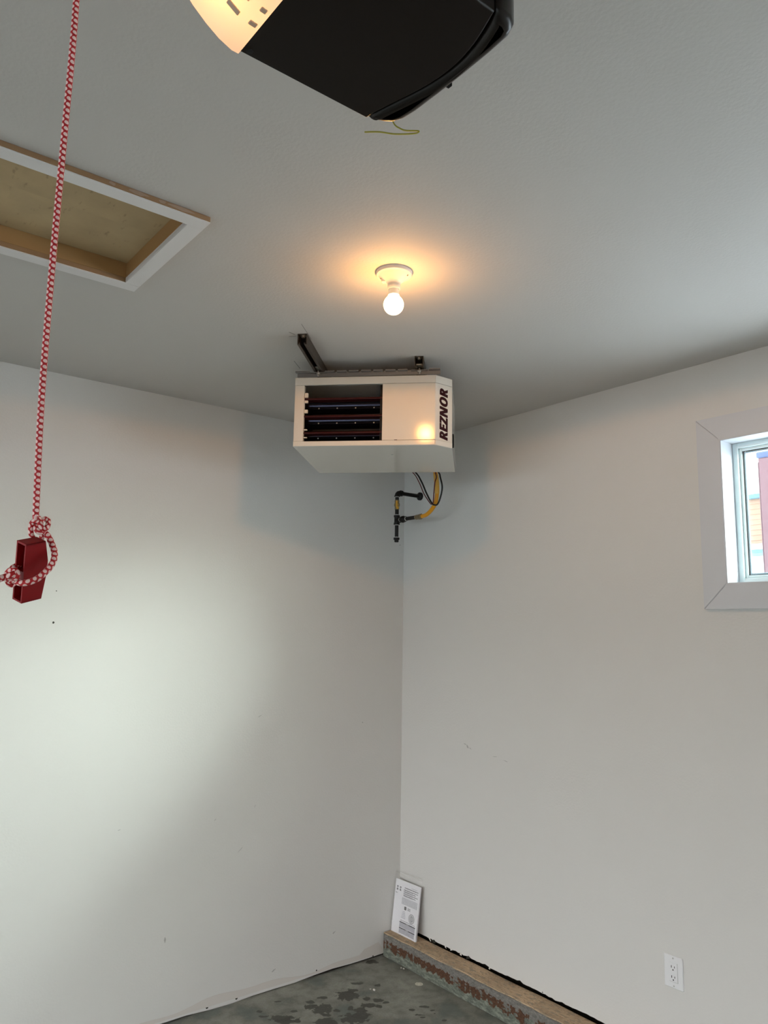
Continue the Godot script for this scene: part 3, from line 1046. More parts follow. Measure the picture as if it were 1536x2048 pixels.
func strut(lx: float, n0: float, n1: float, label: String) -> void:
	var o := thing("strut_channel", label, "channel", at45(lx, H - 0.041, (n0 + n1) * 0.5), Y45, "ceiling struts carrying the heater")
	var w := 0.0175
	var t := 0.0025
	var h := 0.041
	var prof := PackedVector2Array([Vector2(-w, h), Vector2(-w, 0), Vector2(-w + 0.009, 0), Vector2(-w + 0.009, 0.007), Vector2(-w + 0.0068, 0.007), Vector2(-w + 0.0068, t), Vector2(-w + t, t), Vector2(-w + t, h - t),
		Vector2(w - t, h - t), Vector2(w - t, t), Vector2(w - 0.0068, t), Vector2(w - 0.0068, 0.007), Vector2(w - 0.009, 0.007), Vector2(w - 0.009, 0), Vector2(w, 0), Vector2(w, h)])
	var l := (n1 - n0) * 0.5
	var b := MB.new()
	b.extrude(prof, -l, l)
	put("channel", b, M.strut, o)
	for z: float in [l - 0.016, l - 0.30]:       # lag screw heads inside the channel
		b = MB.new()
		b.T = Transform3D(Basis(Vector3.RIGHT, PI), Vector3(0, h - t, z))
		b.lathe([Vector2(0.011, 0.0), Vector2(0.011, 0.0015), Vector2(0.0065, 0.0016), Vector2(0.0065, 0.007), Vector2(0.0001, 0.007)], 12)
		put("screw", b, M.zinc, o)
	b = MB.new()                                  # spring nut where the rod passes
	b.box(Vector3(-0.0125, 0.0075, 1.44 - (n0 + n1) * 0.5 - 0.018), Vector3(0.0125, 0.0125, 1.44 - (n0 + n1) * 0.5 + 0.018), 0.001)
	put("channel_nut", b, M.zinc, o)

func struts() -> void:
	strut(-0.2225, 0.86, 1.729, "long steel strut on the ceiling reaching out in front of the heater's left end")
	strut(0.1853, 0.86, 1.468, "short steel strut on the ceiling above the heater's right end, seen end on")

func ring_x(b: MB, at: Vector3, r: float, half: float) -> void:
	b.tube([at - Vector3(half, 0, 0), at + Vector3(half, 0, 0)], r, 14)

func gas_line() -> void:
	var px := 0.141
	var pz := 0.17
	var yh := 2.419
	var o := thing("gas_pipe", "black iron gas pipe with shutoff valve on the right wall under the heater", "pipe", Vector3(px, yh, 0.0))
	var b := mb_in(o)
	b.T = b.T * Transform3D(Basis(Vector3.RIGHT, PI / 2), Vector3(px, yh, 0.0))
	b.lathe([Vector2(0.0225, 0.0005), Vector2(0.0225, 0.010), Vector2(0.016, 0.013), Vector2(0.0115, 0.016)], 24)
	put("flange", b, M.iron, o)
	b = mb_in(o)
	b.tube([Vector3(px, yh, 0.002), Vector3(px, yh, pz - 0.018)], 0.0107, 16)
	put("nipple", b, M.iron, o)
	b = mb_in(o)                                   # elbow with collars
	var pts := []
	for k in 9:
		var a := PI / 2 * k / 8.0
		pts.append(Vector3(px, yh - 0.018 + 0.018 * cos(a), pz - 0.018 + 0.018 * sin(a)))
	b.tube(pts, 0.0135, 16)
	b.tube([Vector3(px, yh, pz - 0.034), Vector3(px, yh, pz - 0.022)], 0.0165, 16)
	b.tube([Vector3(px, yh - 0.022, pz), Vector3(px, yh - 0.016, pz)], 0.0155, 16)
	put("elbow", b, M.iron, o)
	var ring := func(y: float) -> void:
		var q := mb_in(o)
		q.tube([Vector3(px, y - 0.0016, pz), Vector3(px, y + 0.0016, pz)], 0.0113, 16)
		put("tape_ring", q, M.tape, o)
	var stub := func(y0: float, y1: float) -> void:
		var q := mb_in(o)
		q.tube([Vector3(px, y0, pz), Vector3(px, y1, pz)], 0.0103, 16)
		put("nipple", q, M.iron, o)
	ring.call(2.3955)
	stub.call(2.376, 2.398)
	b = mb_in(o)                                   # ball valve: body, ends, lever
	b.T = b.T * Transform3D(Basis(), Vector3(px, 0, pz))
	b.lathe([Vector2(0.0001, 2.326), Vector2(0.0125, 2.326), Vector2(0.0130, 2.337), Vector2(0.0115, 2.339), Vector2(0.0150, 2.346), Vector2(0.0158, 2.352), Vector2(0.0150, 2.358), Vector2(0.0115, 2.365), Vector2(0.0130, 2.367), Vector2(0.0125, 2.378), Vector2(0.0001, 2.378)], 8)
	var valve := put("valve", b, M.brass, o)
	b = mb_in(o)
	b.tube([Vector3(px + 0.006, 2.352, pz + 0.006), Vector3(px + 0.018, 2.352, pz + 0.012)], 0.005, 10)
	b.box(Vector3(px + 0.012, 2.335, pz + 0.008), Vector3(px + 0.019, 2.372, pz + 0.020), 0.003)
	b.box(Vector3(px + 0.016, 2.326, pz + 0.006), Vector3(px + 0.026, 2.340, pz + 0.019), 0.003)
	put("lever", b, M.yellow_lever, valve, "yellow lever")
	stub.call(2.296, 2.327)
	ring.call(2.2965)
	b = mb_in(o)                                   # tee
	b.tube([Vector3(px, 2.243, pz), Vector3(px, 2.294, pz)], 0.0138, 16)
	b.tube([Vector3(px, 2.243, pz), Vector3(px, 2.253, pz)], 0.0165, 16)
	b.tube([Vector3(px, 2.284, pz), Vector3(px, 2.294, pz)], 0.0165, 16)
	b.tube([Vector3(px, 2.267, pz), Vector3(px + 0.026, 2.267, pz)], 0.0138, 16)
	b.tube([Vector3(px + 0.018, 2.267, pz), Vector3(px + 0.027, 2.267, pz)], 0.0165, 16)
	put("tee", b, M.iron, o)
	ring.call(2.2405)
	stub.call(2.172, 2.242)
	ring.call(2.1735)
	b = mb_in(o)
	b.T = b.T * Transform3D(Basis(), Vector3(px, 0, pz))
	b.lathe([Vector2(0.0001, 2.146), Vector2(0.0095, 2.146), Vector2(0.0118, 2.149), Vector2(0.0118, 2.158), Vector2(0.0165, 2.161), Vector2(0.0165, 2.171), Vector2(0.0115, 2.172), Vector2(0.0001, 2.172)], 16)
	put("cap", b, M.iron, o)
	# the branch towards the flexible hose
	var yb := 2.267
	for s: Array in [[0.170, 0.0113, 0.0016], [0.222, 0.0118, 0.0022], [0.302, 0.0118, 0.0022]]:
		b = mb_in(o)
		ring_x(b, Vector3(s[0], yb, pz), s[1], s[2])
		put("tape_ring", b, M.tape, o)
	b = mb_in(o)
	ring_x(b, Vector3(0.190, yb, pz), 0.0105, 0.026)
	b.T = b.T * Transform3D(Basis(Vector3.BACK, -PI / 2), Vector3(0.1965, yb, pz))
	b.lathe([Vector2(0.0001, -0.017), Vector2(0.0145, -0.017), Vector2(0.0185, -0.010), Vector2(0.0190, 0.004), Vector2(0.0145, 0.009), Vector2(0.0150, 0.022), Vector2(0.0001, 0.022)], 8)
	put("union", b, M.iron, o)
	b = mb_in(o)
	ring_x(b, Vector3(0.262, yb, pz), 0.0103, 0.040)
	put("nipple", b, M.iron, o)
	b = mb_in(o)
	b.T = b.T * Transform3D(Basis(Vector3.BACK, -PI / 2), Vector3(0.302, yb, pz))
	b.lathe([Vector2(0.0001, 0.0), Vector2(0.0135, 0.0), Vector2(0.0135, 0.024), Vector2(0.0155, 0.026), Vector2(0.0155, 0.044), Vector2(0.0110, 0.048), Vector2(0.0001, 0.048)], 6)
	put("adapter", b, M.brass, o, "dull brass adapter")

	var hpts := bez([Vector3(0.349, 2.267, pz), Vector3(0.385, 2.272, pz), Vector3(0.425, 2.294, pz), Vector3(0.456, 2.330, pz), Vector3(0.469, 2.380, pz + 0.003), Vector3(0.472, 2.44, pz + 0.01), Vector3(0.478, 2.50, pz + 0.03), Vector3(0.520, 2.53, pz + 0.09), Vector3(0.575, 2.535, pz + 0.15), Vector3(0.735, 2.535, 0.465)])
	var hose := thing("gas_hose", "yellow flexible gas hose curving up behind the heater", "hose", Vector3(0.469, 2.380, pz))
	b = mb_in(hose)
	b.tube(hpts, 0.0105, 16)
	put("hose", b, M.yellow, hose)
	b = mb_in(hose)
	b.tube(hpts.slice(31, 45), 0.0122, 16)
	put("tag", b, M.yellow_tag, hose, "paler wrapped tag")
	var z := 0.199
	var black := thing("control_wire", "thin black and dark red wires looping from the heater round the yellow hose", "wire", Vector3(0.47, 2.32, z))
	b = mb_in(black)
	b.tube(bez([Vector3(0.325, 2.56, 0.33), Vector3(0.345, 2.50, 0.22), Vector3(0.374, 2.448, z), Vector3(0.414, 2.382, z), Vector3(0.448, 2.333, z), Vector3(0.470, 2.311, z)]), 0.0042, 8)
	b.tube(bez([Vector3(0.470, 2.311, z), Vector3(0.500, 2.309, z), Vector3(0.524, 2.345, z), Vector3(0.536, 2.395, z), Vector3(0.521, 2.447, z), Vector3(0.509, 2.473, z), Vector3(0.500, 2.52, 0.25), Vector3(0.60, 2.56, 0.58)]), 0.0042, 8)
	put("wire", b, M.black_wire, black, "black wire")
	b = mb_in(black)
	b.tube(bez([Vector3(0.312, 2.56, 0.33), Vector3(0.330, 2.497, 0.22), Vector3(0.358, 2.442, z), Vector3(0.395, 2.380, z), Vector3(0.430, 2.338, z), Vector3(0.452, 2.316, z)]), 0.0025, 8)
	b.tube(bez([Vector3(0.452, 2.316, z), Vector3(0.468, 2.322, z), Vector3(0.474, 2.374, z), Vector3(0.481, 2.425, z), Vector3(0.490, 2.463, z), Vector3(0.488, 2.52, 0.25), Vector3(0.59, 2.57, 0.58)]), 0.003, 8)
	put("wire", b, M.red_wire, black, "dark red wire")

func ceiling_lamp() -> void:
	var o := thing("lampholder", "white porcelain lampholder screwed to the ceiling in front of the heater", "lampholder", Vector3(1.659, H, 1.431))
	var b := MB.new()
	b.lathe([Vector2(0.0001, 0.0), Vector2(0.0545, 0.0), Vector2(0.0545, -0.008), Vector2(0.0525, -0.0105), Vector2(0.047, -0.0105), Vector2(0.044, -0.013), Vector2(0.034, -0.022), Vector2(0.026, -0.029), Vector2(0.0205, -0.035), Vector2(0.0188, -0.040), Vector2(0.0192, -0.0415), Vector2(0.0190, -0.054), Vector2(0.0178, -0.0555), Vector2(0.0165, -0.0555), Vector2(0.0165, -0.045), Vector2(0.0001, -0.045)], 48)
	put("base", b, M.porcelain, o)
	for a: float in [2.55, -0.6]:
		b = MB.new()
		b.T = Transform3D(Basis(Vector3.RIGHT, PI), Vector3(0.040 * cos(a), -0.0135, 0.040 * sin(a)))
		b.lathe([Vector2(0.0045, -0.004), Vector2(0.0045, 0.001), Vector2(0.003, 0.0022), Vector2(0.0001, 0.0026)], 12)
		put("screw", b, M.brass, o)
	b = MB.new()
	b.T = Transform3D(Basis(Vector3.UP, 0.6), Vector3(-0.022, -0.024, 0.020))
	b.box(Vector3(-0.007, -0.006, -0.008), Vector3(0.007, 0.006, 0.008), 0.001)
	put("terminal_block", b, M.porcelain, o)

	var l := thing("light_bulb", "small round glowing bulb in the porcelain lampholder", "bulb", Vector3(1.659, 2.607, 1.431))
	b = MB.new()
	b.lathe([Vector2(0.0001, 0.088), Vector2(0.0125, 0.088), Vector2(0.0125, 0.0790), Vector2(0.0158, 0.0770), Vector2(0.0160, 0.0640), Vector2(0.0168, 0.0600)], 32)
	put("collar", b, M.bulb_base, l)
	b = MB.new()
	var prof := [Vector2(0.0001, 0.0)]
	for k in range(1, 15):
		var a := -PI / 2 + PI * 0.80 * k / 14.0
		prof.append(Vector2(0.0303 * cos(a), 0.0303 + 0.0303 * sin(a)))
	prof.append(Vector2(0.0168, 0.0600))
	b.lathe(prof, 40)
	put("globe", b, M.bulb, l, "glowing white globe")
	var lamp := OmniLight3D.new()
	lamp.name = "bulb_light"
	lamp.position = Vector3(0, 0.0303, 0)
	lamp.light_color = Color(1.0, 0.69, 0.35)
	lamp.light_energy = 0.09
	lamp.light_size = 0.028
	lamp.omni_range = 12.0
	lamp.omni_attenuation = 2.0
	lamp.shadow_enabled = true
	l.add_child(lamp)
	var down := SpotLight3D.new()                 # its opaque collar sends most of the light down and sideways
	down.name = "bulb_beam"
	down.position = lamp.position
	down.rotation.x = -PI / 2
	down.light_color = lamp.light_color
	down.light_energy = 0.28
	down.light_size = 0.028
	down.spot_range = 12.0
	down.spot_attenuation = 2.0
	down.spot_angle = 90.0
	down.spot_angle_attenuation = 0.05
	down.shadow_enabled = true
	l.add_child(down)

func attic_hatch() -> void:
	var x0 := 1.052; var x1 := 1.594; var z0 := 1.998; var z1 := 2.84
	var yb := 2.722
	var w := 0.045
	var o := thing("attic_hatch", "attic hatch in the ceiling, brown panel in a partly painted wooden frame", "hatch", Vector3((x0 + x1) * 0.5, yb, (z0 + z1) * 0.5))
	var board := func(lo: Vector3, hi: Vector3, m: Material, bev := 0.001) -> void:
		var b := mb_in(o)
		b.box(lo, hi, bev)
		put("frame_board", b, m, o)
	# raw wood lying against the ceiling, a painted face under it
	board.call(Vector3(x0, yb + 0.0035, z0), Vector3(x0 + w, H - 0.0002, z1), M.hatch_edge)
	board.call(Vector3(x1 - w, yb + 0.0035, z0), Vector3(x1, H - 0.0002, z1), M.hatch_edge)
	board.call(Vector3(x0 + w, yb + 0.0035, z0), Vector3(x1 - w, H - 0.0002, z0 + w), M.hatch_paint)
	board.call(Vector3(x0 + w, yb + 0.0035, z1 - w), Vector3(x1 - w, H - 0.0002, z1), M.hatch_edge)
	var face := func(lo: Vector3, hi: Vector3) -> void:
		var b := mb_in(o)
		b.box(lo, hi, 0.0008)
		put("painted_face", b, M.hatch_paint, o)
	face.call(Vector3(x0, yb, z0), Vector3(x0 + w, yb + 0.0034, z1))
	face.call(Vector3(x1 - w, yb, z0), Vector3(x1, yb + 0.0034, z1))
	face.call(Vector3(x0 + w, yb, z0), Vector3(x1 - w, yb + 0.0034, z0 + w))
	face.call(Vector3(x0 + w, yb, z1 - w), Vector3(x1 - w, yb + 0.0034, z1))
	# jambs up to the panel
	var jamb := func(lo: Vector3, hi: Vector3) -> void:
		var b := mb_in(o)
		b.box(lo, hi, 0.0005)
		put("jamb", b, M.hatch_wood, o)
	var t := 0.011
	jamb.call(Vector3(x0 + w - t, H, z0 + w - t), Vector3(x0 + w, 2.787, z1 - w + t))
	jamb.call(Vector3(x1 - w, H, z0 + w - t), Vector3(x1 - w + t, 2.787, z1 - w + t))
	jamb.call(Vector3(x0 + w, H, z0 + w - t), Vector3(x1 - w, 2.787, z0 + w))
	jamb.call(Vector3(x0 + w, H, z1 - w), Vector3(x1 - w, 2.787, z1 - w + t))
	var b := mb_in(o)
	b.box(Vector3(x0 + w - t, 2.7872, z0 + w - t), Vector3(x1 - w + t, 2.80, z1 - w + t))
	put("panel", b, M.hatch_panel, o)
	# smears of filler over the raw outer edge
	rng.seed = 4
	for s: Array in [[2.19, 0.05], [2.13, 0.02], [2.08, 0.07], [2.255, 0.015]]:
		b = mb_in(o)
		var poly := PackedVector2Array()
		for k in 9:
			var a := TAU * k / 9
			poly.append(Vector2(cos(a) * s[1] * 0.5 * rng.randf_range(0.7, 1.2), sin(a) * 0.005 * rng.randf_range(0.6, 1.3)))
		b.T = b.T * Transform3D(Basis(Vector3.UP, PI / 2), Vector3(x1 - 0.0002, yb + 0.011, s[0]))
		b.extrude(poly, 0.0, 0.0008)
		put("filler_smear", b, M.filler, o)

# ------------------------------------------------------------------ the door opener and its release cord
func opener() -> void:
	var X0 := 2.55; var X1 := 2.798; var yb := 2.40; var yt := 2.60
	var o := thing("door_opener", "dark brown garage door opener hanging overhead with a lit white lens", "opener", Vector3(2.674, yb, 2.31))
	# plan outline of the metal body: its rear edge bows out to the seam
	var seam := func(t: float) -> float: return 2.2 - 0.026 * sin(PI * pow(t, 1.25)) - 0.002 * t
	var plan := PackedVector2Array([Vector2(X0, 2.402), Vector2(X1, 2.402)])
	for k in 17:
		var t := 1.0 - k / 16.0
		plan.append(Vector2(lerpf(X0, X1, t), seam.call(t)))
	var b := mb_in(o)
	b.bowl(plan, yb, yt, 0.003, 3)
	put("body", b, M.opener, o)
	b = mb_in(o)
	plan = PackedVector2Array()
	for k in 17:
		var t := k / 16.0
		plan.append(Vector2(lerpf(X0, X1, t), seam.call(t) - 0.0025))
	var back := [[1.012, 2.187], [1.010, 2.172], [0.985, 2.160], [0.93, 2.1535], [0.80, 2.151], [0.60, 2.150], [0.40, 2.150], [0.22, 2.151], [0.12, 2.154], [0.06, 2.161], [0.02, 2.174], [-0.008, 2.192]]
	for p: Array in back:
		plan.append(Vector2(lerpf(X0, X1, p[0]), p[1]))
	b.bowl(plan, yb - 0.001, yt, 0.012, 6)
	put("end_cap", b, M.opener_cap, o)
	b = mb_in(o)                                   # small tab on the lower edge of the cap
	b.box(Vector3(2.664, yb + 0.004, 2.1465), Vector3(2.672, yb + 0.010, 2.153), 0.001)
	put("tab", b, M.dark, o)
	for p: Vector2 in [Vector2(2.559, 2.392), Vector2(2.785, 2.392)]:
		b = mb_in(o)
		b.T = b.T * Transform3D(Basis(Vector3.RIGHT, PI), Vector3(p.x, yb, p.y))
		b.lathe([Vector2(0.0045, 0.0), Vector2(0.004, 0.0016), Vector2(0.0001, 0.002)], 12)
		put("screw", b, M.dark, o)
	# the translucent lens: quarter-round towards the door
	var prof := PackedVector2Array([Vector2(2.4025, yb - 0.003), Vector2(2.412, yb - 0.003), Vector2(2.430, yb + 0.004), Vector2(2.448, yb + 0.0155), Vector2(2.466, yb + 0.030), Vector2(2.482, yb + 0.047), Vector2(2.497, yb + 0.068), Vector2(2.508, yb + 0.093), Vector2(2.514, yb + 0.12), Vector2(2.515, yt), Vector2(2.4025, yt)])
	b = mb_in(o)
	b.T = b.T * Transform3D(Basis(Vector3.UP, -PI / 2), Vector3(0, 0, 0))
	b.extrude(prof, -X0 + 0.001, -X1 - 0.001, true)
	var lens := put("lens", b, M.lens, o, "glowing white lens")
	for s: Array in [[2.601, 0.018, 2.437], [2.604, 0.010, 2.412], [2.628, 0.018, 2.437], [2.630, 0.008, 2.412], [2.656, 0.018, 2.437], [2.684, 0.018, 2.437], [2.712, 0.018, 2.437]]:
		b = mb_in(o)
		var zz: float = s[2]
		var yy := yb - 0.003 + (0.0 if zz < 2.42 else 0.0105)
		b.T = b.T * Transform3D(Basis(Vector3.RIGHT, -0.55 if zz > 2.42 else -0.1), Vector3(s[0], yy, zz))
		b.box(Vector3(-0.0035, -0.0012, -s[1] * 0.5), Vector3(0.0035, 0.0012, s[1] * 0.5), 0.0008)
		put("vent_slot", b, M.lens_slot, lens)
	# bulb inside the lens
	b = mb_in(o)
	b.T = b.T * Transform3D(Basis(), Vector3(2.615, 2.462, 2.45))
	var ball := []
	for k in 13:
		var a := -PI / 2 + PI * k / 12.0
		ball.append(Vector2(maxf(0.026 * cos(a), 0.0001), 0.026 * sin(a)))
	b.lathe(ball, 24)
	put("bulb", b, M.lens_bulb, o)
	var lamp := OmniLight3D.new()
	lamp.name = "lens_light"
	lamp.position = Vector3(2.615, 2.462, 2.45) - o.position
	lamp.light_color = Color(1.0, 0.68, 0.36)
	lamp.light_energy = 0.017
	lamp.light_size = 0.024
	lamp.omni_range = 12.0
	lamp.omni_attenuation = 2.0
	lamp.shadow_enabled = true
	o.add_child(lamp)
	b = mb_in(o)                                   # yellowish aerial wire
	b.tube(bez([Vector3(2.559, 2.42, 2.165), Vector3(2.5585, 2.4062, 2.1555), Vector3(2.5624, 2.4006, 2.1478), Vector3(2.5675, 2.3978, 2.1407), Vector3(2.5787, 2.3974, 2.1263), Vector3(2.5747, 2.3937, 2.1305), Vector3(2.557, 2.3925, 2.1527), Vector3(2.5433, 2.3951, 2.1707), Vector3(2.5297, 2.3947, 2.1879)]), 0.0011, 6)
	put("aerial_wire", b, M.antenna, o, "yellow-green aerial wire")
	# straps to the ceiling
	for s: float in [X0 + 0.03, X1 - 0.06]:
		b = mb_in(o)
		b.box(Vector3(s, yt, 2.28), Vector3(s + 0.03, H, 2.284), 0.0005)
		put("strap", b, M.galvanised, o)

	var r := thing("opener_rail", "steel rail running from the door opener towards the doorway", "rail", Vector3(2.674, 2.555, 4.3))
	b = mb_in(r)
	b.box(Vector3(2.659, 2.56, 2.52), Vector3(2.689, 2.595, ROOM_Z), 0.002)
	put("rail", b, M.galvanised, r)
	b = mb_in(r)
	b.box(Vector3(2.652, 2.535, 2.60), Vector3(2.696, 2.56, 2.67), 0.003)
	put("trolley", b, M.dark, r)

func release_cord() -> void:
	var top := Vector3(2.674, 2.536, 2.634)
	var o := thing("release_cord", "red and white braided cord hanging from the opener, knotted on a red plastic handle", "cord", Vector3(2.594, 1.777, 2.607))
	var cord := func(pts: Array, r := 0.0029) -> void:
		var b := mb_in(o)
		b.tube(pts, r, 14, true, 0.0056)
		put("cord", b, M.rope, o)
	cord.call(bez([top, Vector3(2.669, 2.257, 2.628), Vector3(2.651, 2.136, 2.624), Vector3(2.631, 2.016, 2.62), Vector3(2.612, 1.895, 2.615), Vector3(2.597, 1.790, 2.608), Vector3(2.5955, 1.777, 2.607)], 24))
	# a frame set on the handle: r to the viewer's right, u up, f to the viewer
	var eye := Vector3(3.3571, 1.6786, 2.7918)
	var c := Vector3(2.5885, 1.7285, 2.6055)
	var f := (eye - c); f.y = 0.0; f = f.normalized()
	var r := Vector3.UP.cross(f).normalized()
	var K := func(x: float, y: float, z := 0.0) -> Vector3: return c + r * x * 0.00047 + Vector3.UP * y * 0.00047 + f * z
	# x, y below are in units of 0.47 mm from the middle of the handle
	# top knot: two small loops
	cord.call(bez([K.call(5, 105, 0.001), K.call(10, 88, 0.006), K.call(18, 80, 0.004), K.call(24, 92, 0.0), K.call(22, 104, -0.004), K.call(13, 100, 0.0), K.call(9, 86, 0.003), K.call(12, 72, 0.004)], 6), 0.0024)
	cord.call(bez([K.call(4, 98, 0.004), K.call(-5, 94, 0.002), K.call(-7, 82, 0.0), K.call(-5, 70, -0.003), K.call(2, 60, -0.006)], 6), 0.0024)
	cord.call(bez([K.call(8, 96, -0.004), K.call(2, 84, 0.003), K.call(8, 74, 0.006), K.call(16, 76, 0.002), K.call(14, 64, -0.004)], 6), 0.0024)
	# from the knot down round the right of the handle, across its front
	cord.call(bez([K.call(16, 78, 0.0), K.call(26, 68, 0.0), K.call(35, 50, 0.002), K.call(40, 34, 0.006), K.call(39, 18, 0.011), K.call(33, 4, 0.015), K.call(24, -8, 0.019), K.call(12, -20, 0.022), K.call(-4, -28, 0.023), K.call(-18, -29, 0.019), K.call(-30, -22, 0.012)], 6))
	# knot on the left
	cord.call(bez([K.call(-30, -25, 0.016), K.call(-24, -14, 0.019), K.call(-28, -5, 0.016), K.call(-38, -6, 0.012), K.call(-42, -16, 0.010), K.call(-36, -26, 0.013), K.call(-26, -22, 0.018)], 6), 0.0028)
	cord.call(bez([K.call(-22, -10, 0.017), K.call(-34, -14, 0.020), K.call(-40, -22, 0.015), K.call(-34, -32, 0.012), K.call(-28, -28, 0.008)], 6), 0.0028)
	cord.call(bez([K.call(-22, 8, 0.0), K.call(-32, 2, 0.004), K.call(-36, -8, 0.010), K.call(-30, -16, 0.015)], 6), 0.0028)
	# and off to the left, out of view
	cord.call(bez([K.call(-34, -16, 0.015), K.call(-46, -19, 0.016), K.call(-60, -27, 0.019), K.call(-75, -37, 0.022), K.call(-110, -62, 0.03), K.call(-160, -120, 0.035)], 8), 0.0030)

	# the handle: a hollow D, open towards its narrow front, with a web across the middle
	var hnd := thing("pull_handle", "red hollow plastic pull handle tied in the braided cord", "handle", c)
	# own axes: z = open front (towards the viewer's left), x = broad flank's normal, y up; leaning to the viewer
	var ang := 0.86
	var zf := (f * cos(ang) - r * sin(ang)).normalized()
	var yf := (Vector3.UP + f * 0.48).normalized()
	var xf := yf.cross(zf).normalized()
	zf = xf.cross(yf)
	hnd.transform = Transform3D(Basis(xf, yf, zf), c)
	var hw := 0.0066
	var hh := 0.0292
	var d0 := 0.0125                               # open front at z = +d0
	var side := PackedVector2Array([Vector2(d0, -hh), Vector2(d0, hh), Vector2(-0.008, hh), Vector2(-0.0122, 0.009), Vector2(-0.0122, -0.003), Vector2(-0.0085, -hh)])
	var b := MB.new()
	var turned := Basis(Vector3(0, 0, 1), Vector3(0, 1, 0), Vector3(-1, 0, 0))
	b.T = Transform3D(turned, Vector3.ZERO)
	b.extrude(side, -hw, -hw + 0.0016)
	b.extrude(side, hw, hw - 0.0016)
	b.T = Transform3D()
	b.box(Vector3(-hw, hh - 0.0018, -0.008), Vector3(hw, hh, d0))
	b.box(Vector3(-hw, -hh, -0.0085), Vector3(hw, -hh + 0.0018, d0))
	b.box(Vector3(-hw + 0.001, -0.009, -0.0115), Vector3(hw - 0.001, 0.001, d0 - 0.0012))
	b.box(Vector3(-hw + 0.001, -hh + 0.001, -0.0085), Vector3(hw - 0.001, hh - 0.001, -0.0070))
	put("grip", b, M.handle, hnd)

func outlet() -> void:
	var c := Vector3(1.6115, 0.4285, 0.0)
	var o := thing("wall_outlet", "white double power outlet low on the right wall", "outlet", c)
	var b := MB.new()
	b.box(Vector3(-0.0385, -0.057, 0.0003), Vector3(0.0385, 0.057, 0.0058), 0.003)
	var plate := put("cover_plate", b, M.plastic, o)
	b = MB.new()
	b.box(Vector3(-0.0170, -0.0335, 0.0055), Vector3(0.0170, 0.0335, 0.0078), 0.001)
	var rec := put("receptacle", b, M.plastic, o)
	b = MB.new()
	b.box(Vector3(0.0171, -0.0345, 0.0056), Vector3(0.0182, 0.0345, 0.0060))
	b.box(Vector3(-0.0171, -0.0347, 0.0056), Vector3(0.0171, -0.0336, 0.0060))
	put("gap", b, M.scuff, plate)
	for s: float in [0.0175, -0.0175]:
		b = MB.new()
		b.box(Vector3(-0.0075, s - 0.003, 0.0070), Vector3(-0.0050, s + 0.0055, 0.0081))
		put("socket_slot", b, M.slot, rec)
		b = MB.new()
		b.box(Vector3(0.0050, s - 0.002, 0.0070), Vector3(0.0072, s + 0.005, 0.0081))
		put("socket_slot", b, M.slot, rec)
		b = MB.new()
		b.T = Transform3D(Basis(Vector3.RIGHT, PI / 2), Vector3(0, s - 0.009, 0.0070))
		b.lathe([Vector2(0.0026, 0.0), Vector2(0.0026, 0.0011), Vector2(0.0001, 0.0011)], 12)
		put("socket_slot", b, M.slot, rec)
	for s: float in [0.0483, -0.0483]:
		b = MB.new()
		b.T = Transform3D(Basis(Vector3.RIGHT, PI / 2), Vector3(0, s, 0.0058))
		b.lathe([Vector2(0.0030, 0.0), Vector2(0.0026, 0.0008), Vector2(0.0001, 0.001)], 12)
		put("screw", b, M.scuff, plate)

func manual_bag() -> void:
	# leaning from the curb back to the wall
	var a := Vector3(0.0125, 0.1185, 0.066)        # lower left corner
	var u := Vector3(0.196, 0.0, -0.003)
	var v := Vector3(-0.0035, 0.252, -0.034)
	var n := u.cross(v).normalized()
	var o := thing("manual", "white printed manual leaning against the corner on the curb", "manual", a + u * 0.5)
	var b := mb_in(o)
	var th := 0.005
	var back := -n * th
	b.quad(a + back, a + u + back, a + u + v + back, a + v + back, -n)
	b.quad(a, a + u, a + u + back, a + back, -v)
	b.quad(a + v, a + v + u, a + v + u + back, a + v + back, v)
	b.quad(a, a + v, a + v + back, a + back, -u)
	b.quad(a + u, a + u + v, a + u + v + back, a + u + back, u)
	put("pages", b, M.paper, o)
	b = mb_in(o)
	var e := n * 0.0004
	var cols := 8
	for k in cols:                                  # the cover bends forward a little at its lower right
		var s0 := float(k) / cols
		var s1 := float(k + 1) / cols
		var w := func(s: float) -> Vector3: return n * (0.004 * pow(s, 3.0)) - v * 0.0
		b.quad(a + u * s0 + e + w.call(s0), a + u * s1 + e + w.call(s1), a + u * s1 + v + e, a + u * s0 + v + e, n, Vector2(s0, 1), Vector2(s1, 1), Vector2(s1, 0), Vector2(s0, 0))
	put("cover", b, M.print, o)
	var g := thing("plastic_bag", "clear plastic bag round the white manual, its empty top against the wall", "bag", a + u * 0.5)
	b = mb_in(g)
	var p0 := a - u * 0.02 + n * 0.0062
	var pu := u * 1.06
	var pv := v * 1.17
	for k in 6:
		var s0 := k / 6.0
		var s1 := (k + 1) / 6.0
		var wv := func(s: float) -> Vector3: return n * (0.002 * sin(s * 9.0)) - n * 0.006 * smoothstep(0.85, 1.0, s)
		b.quad(p0 + pv * s0 + wv.call(s0), p0 + pu + pv * s0 + wv.call(s0), p0 + pu + pv * s1 + wv.call(s1), p0 + pv * s1 + wv.call(s1), n)
	put("film", b, M.bag, g)
	b = mb_in(g)
	b.quad(p0 + pv * 0.955 - n * 0.001, p0 + pu + pv * 0.955 - n * 0.001, p0 + pu + pv * 0.975 - n * 0.002, p0 + pv * 0.975 - n * 0.002, n)
	put("seal", b, M.bag, g)

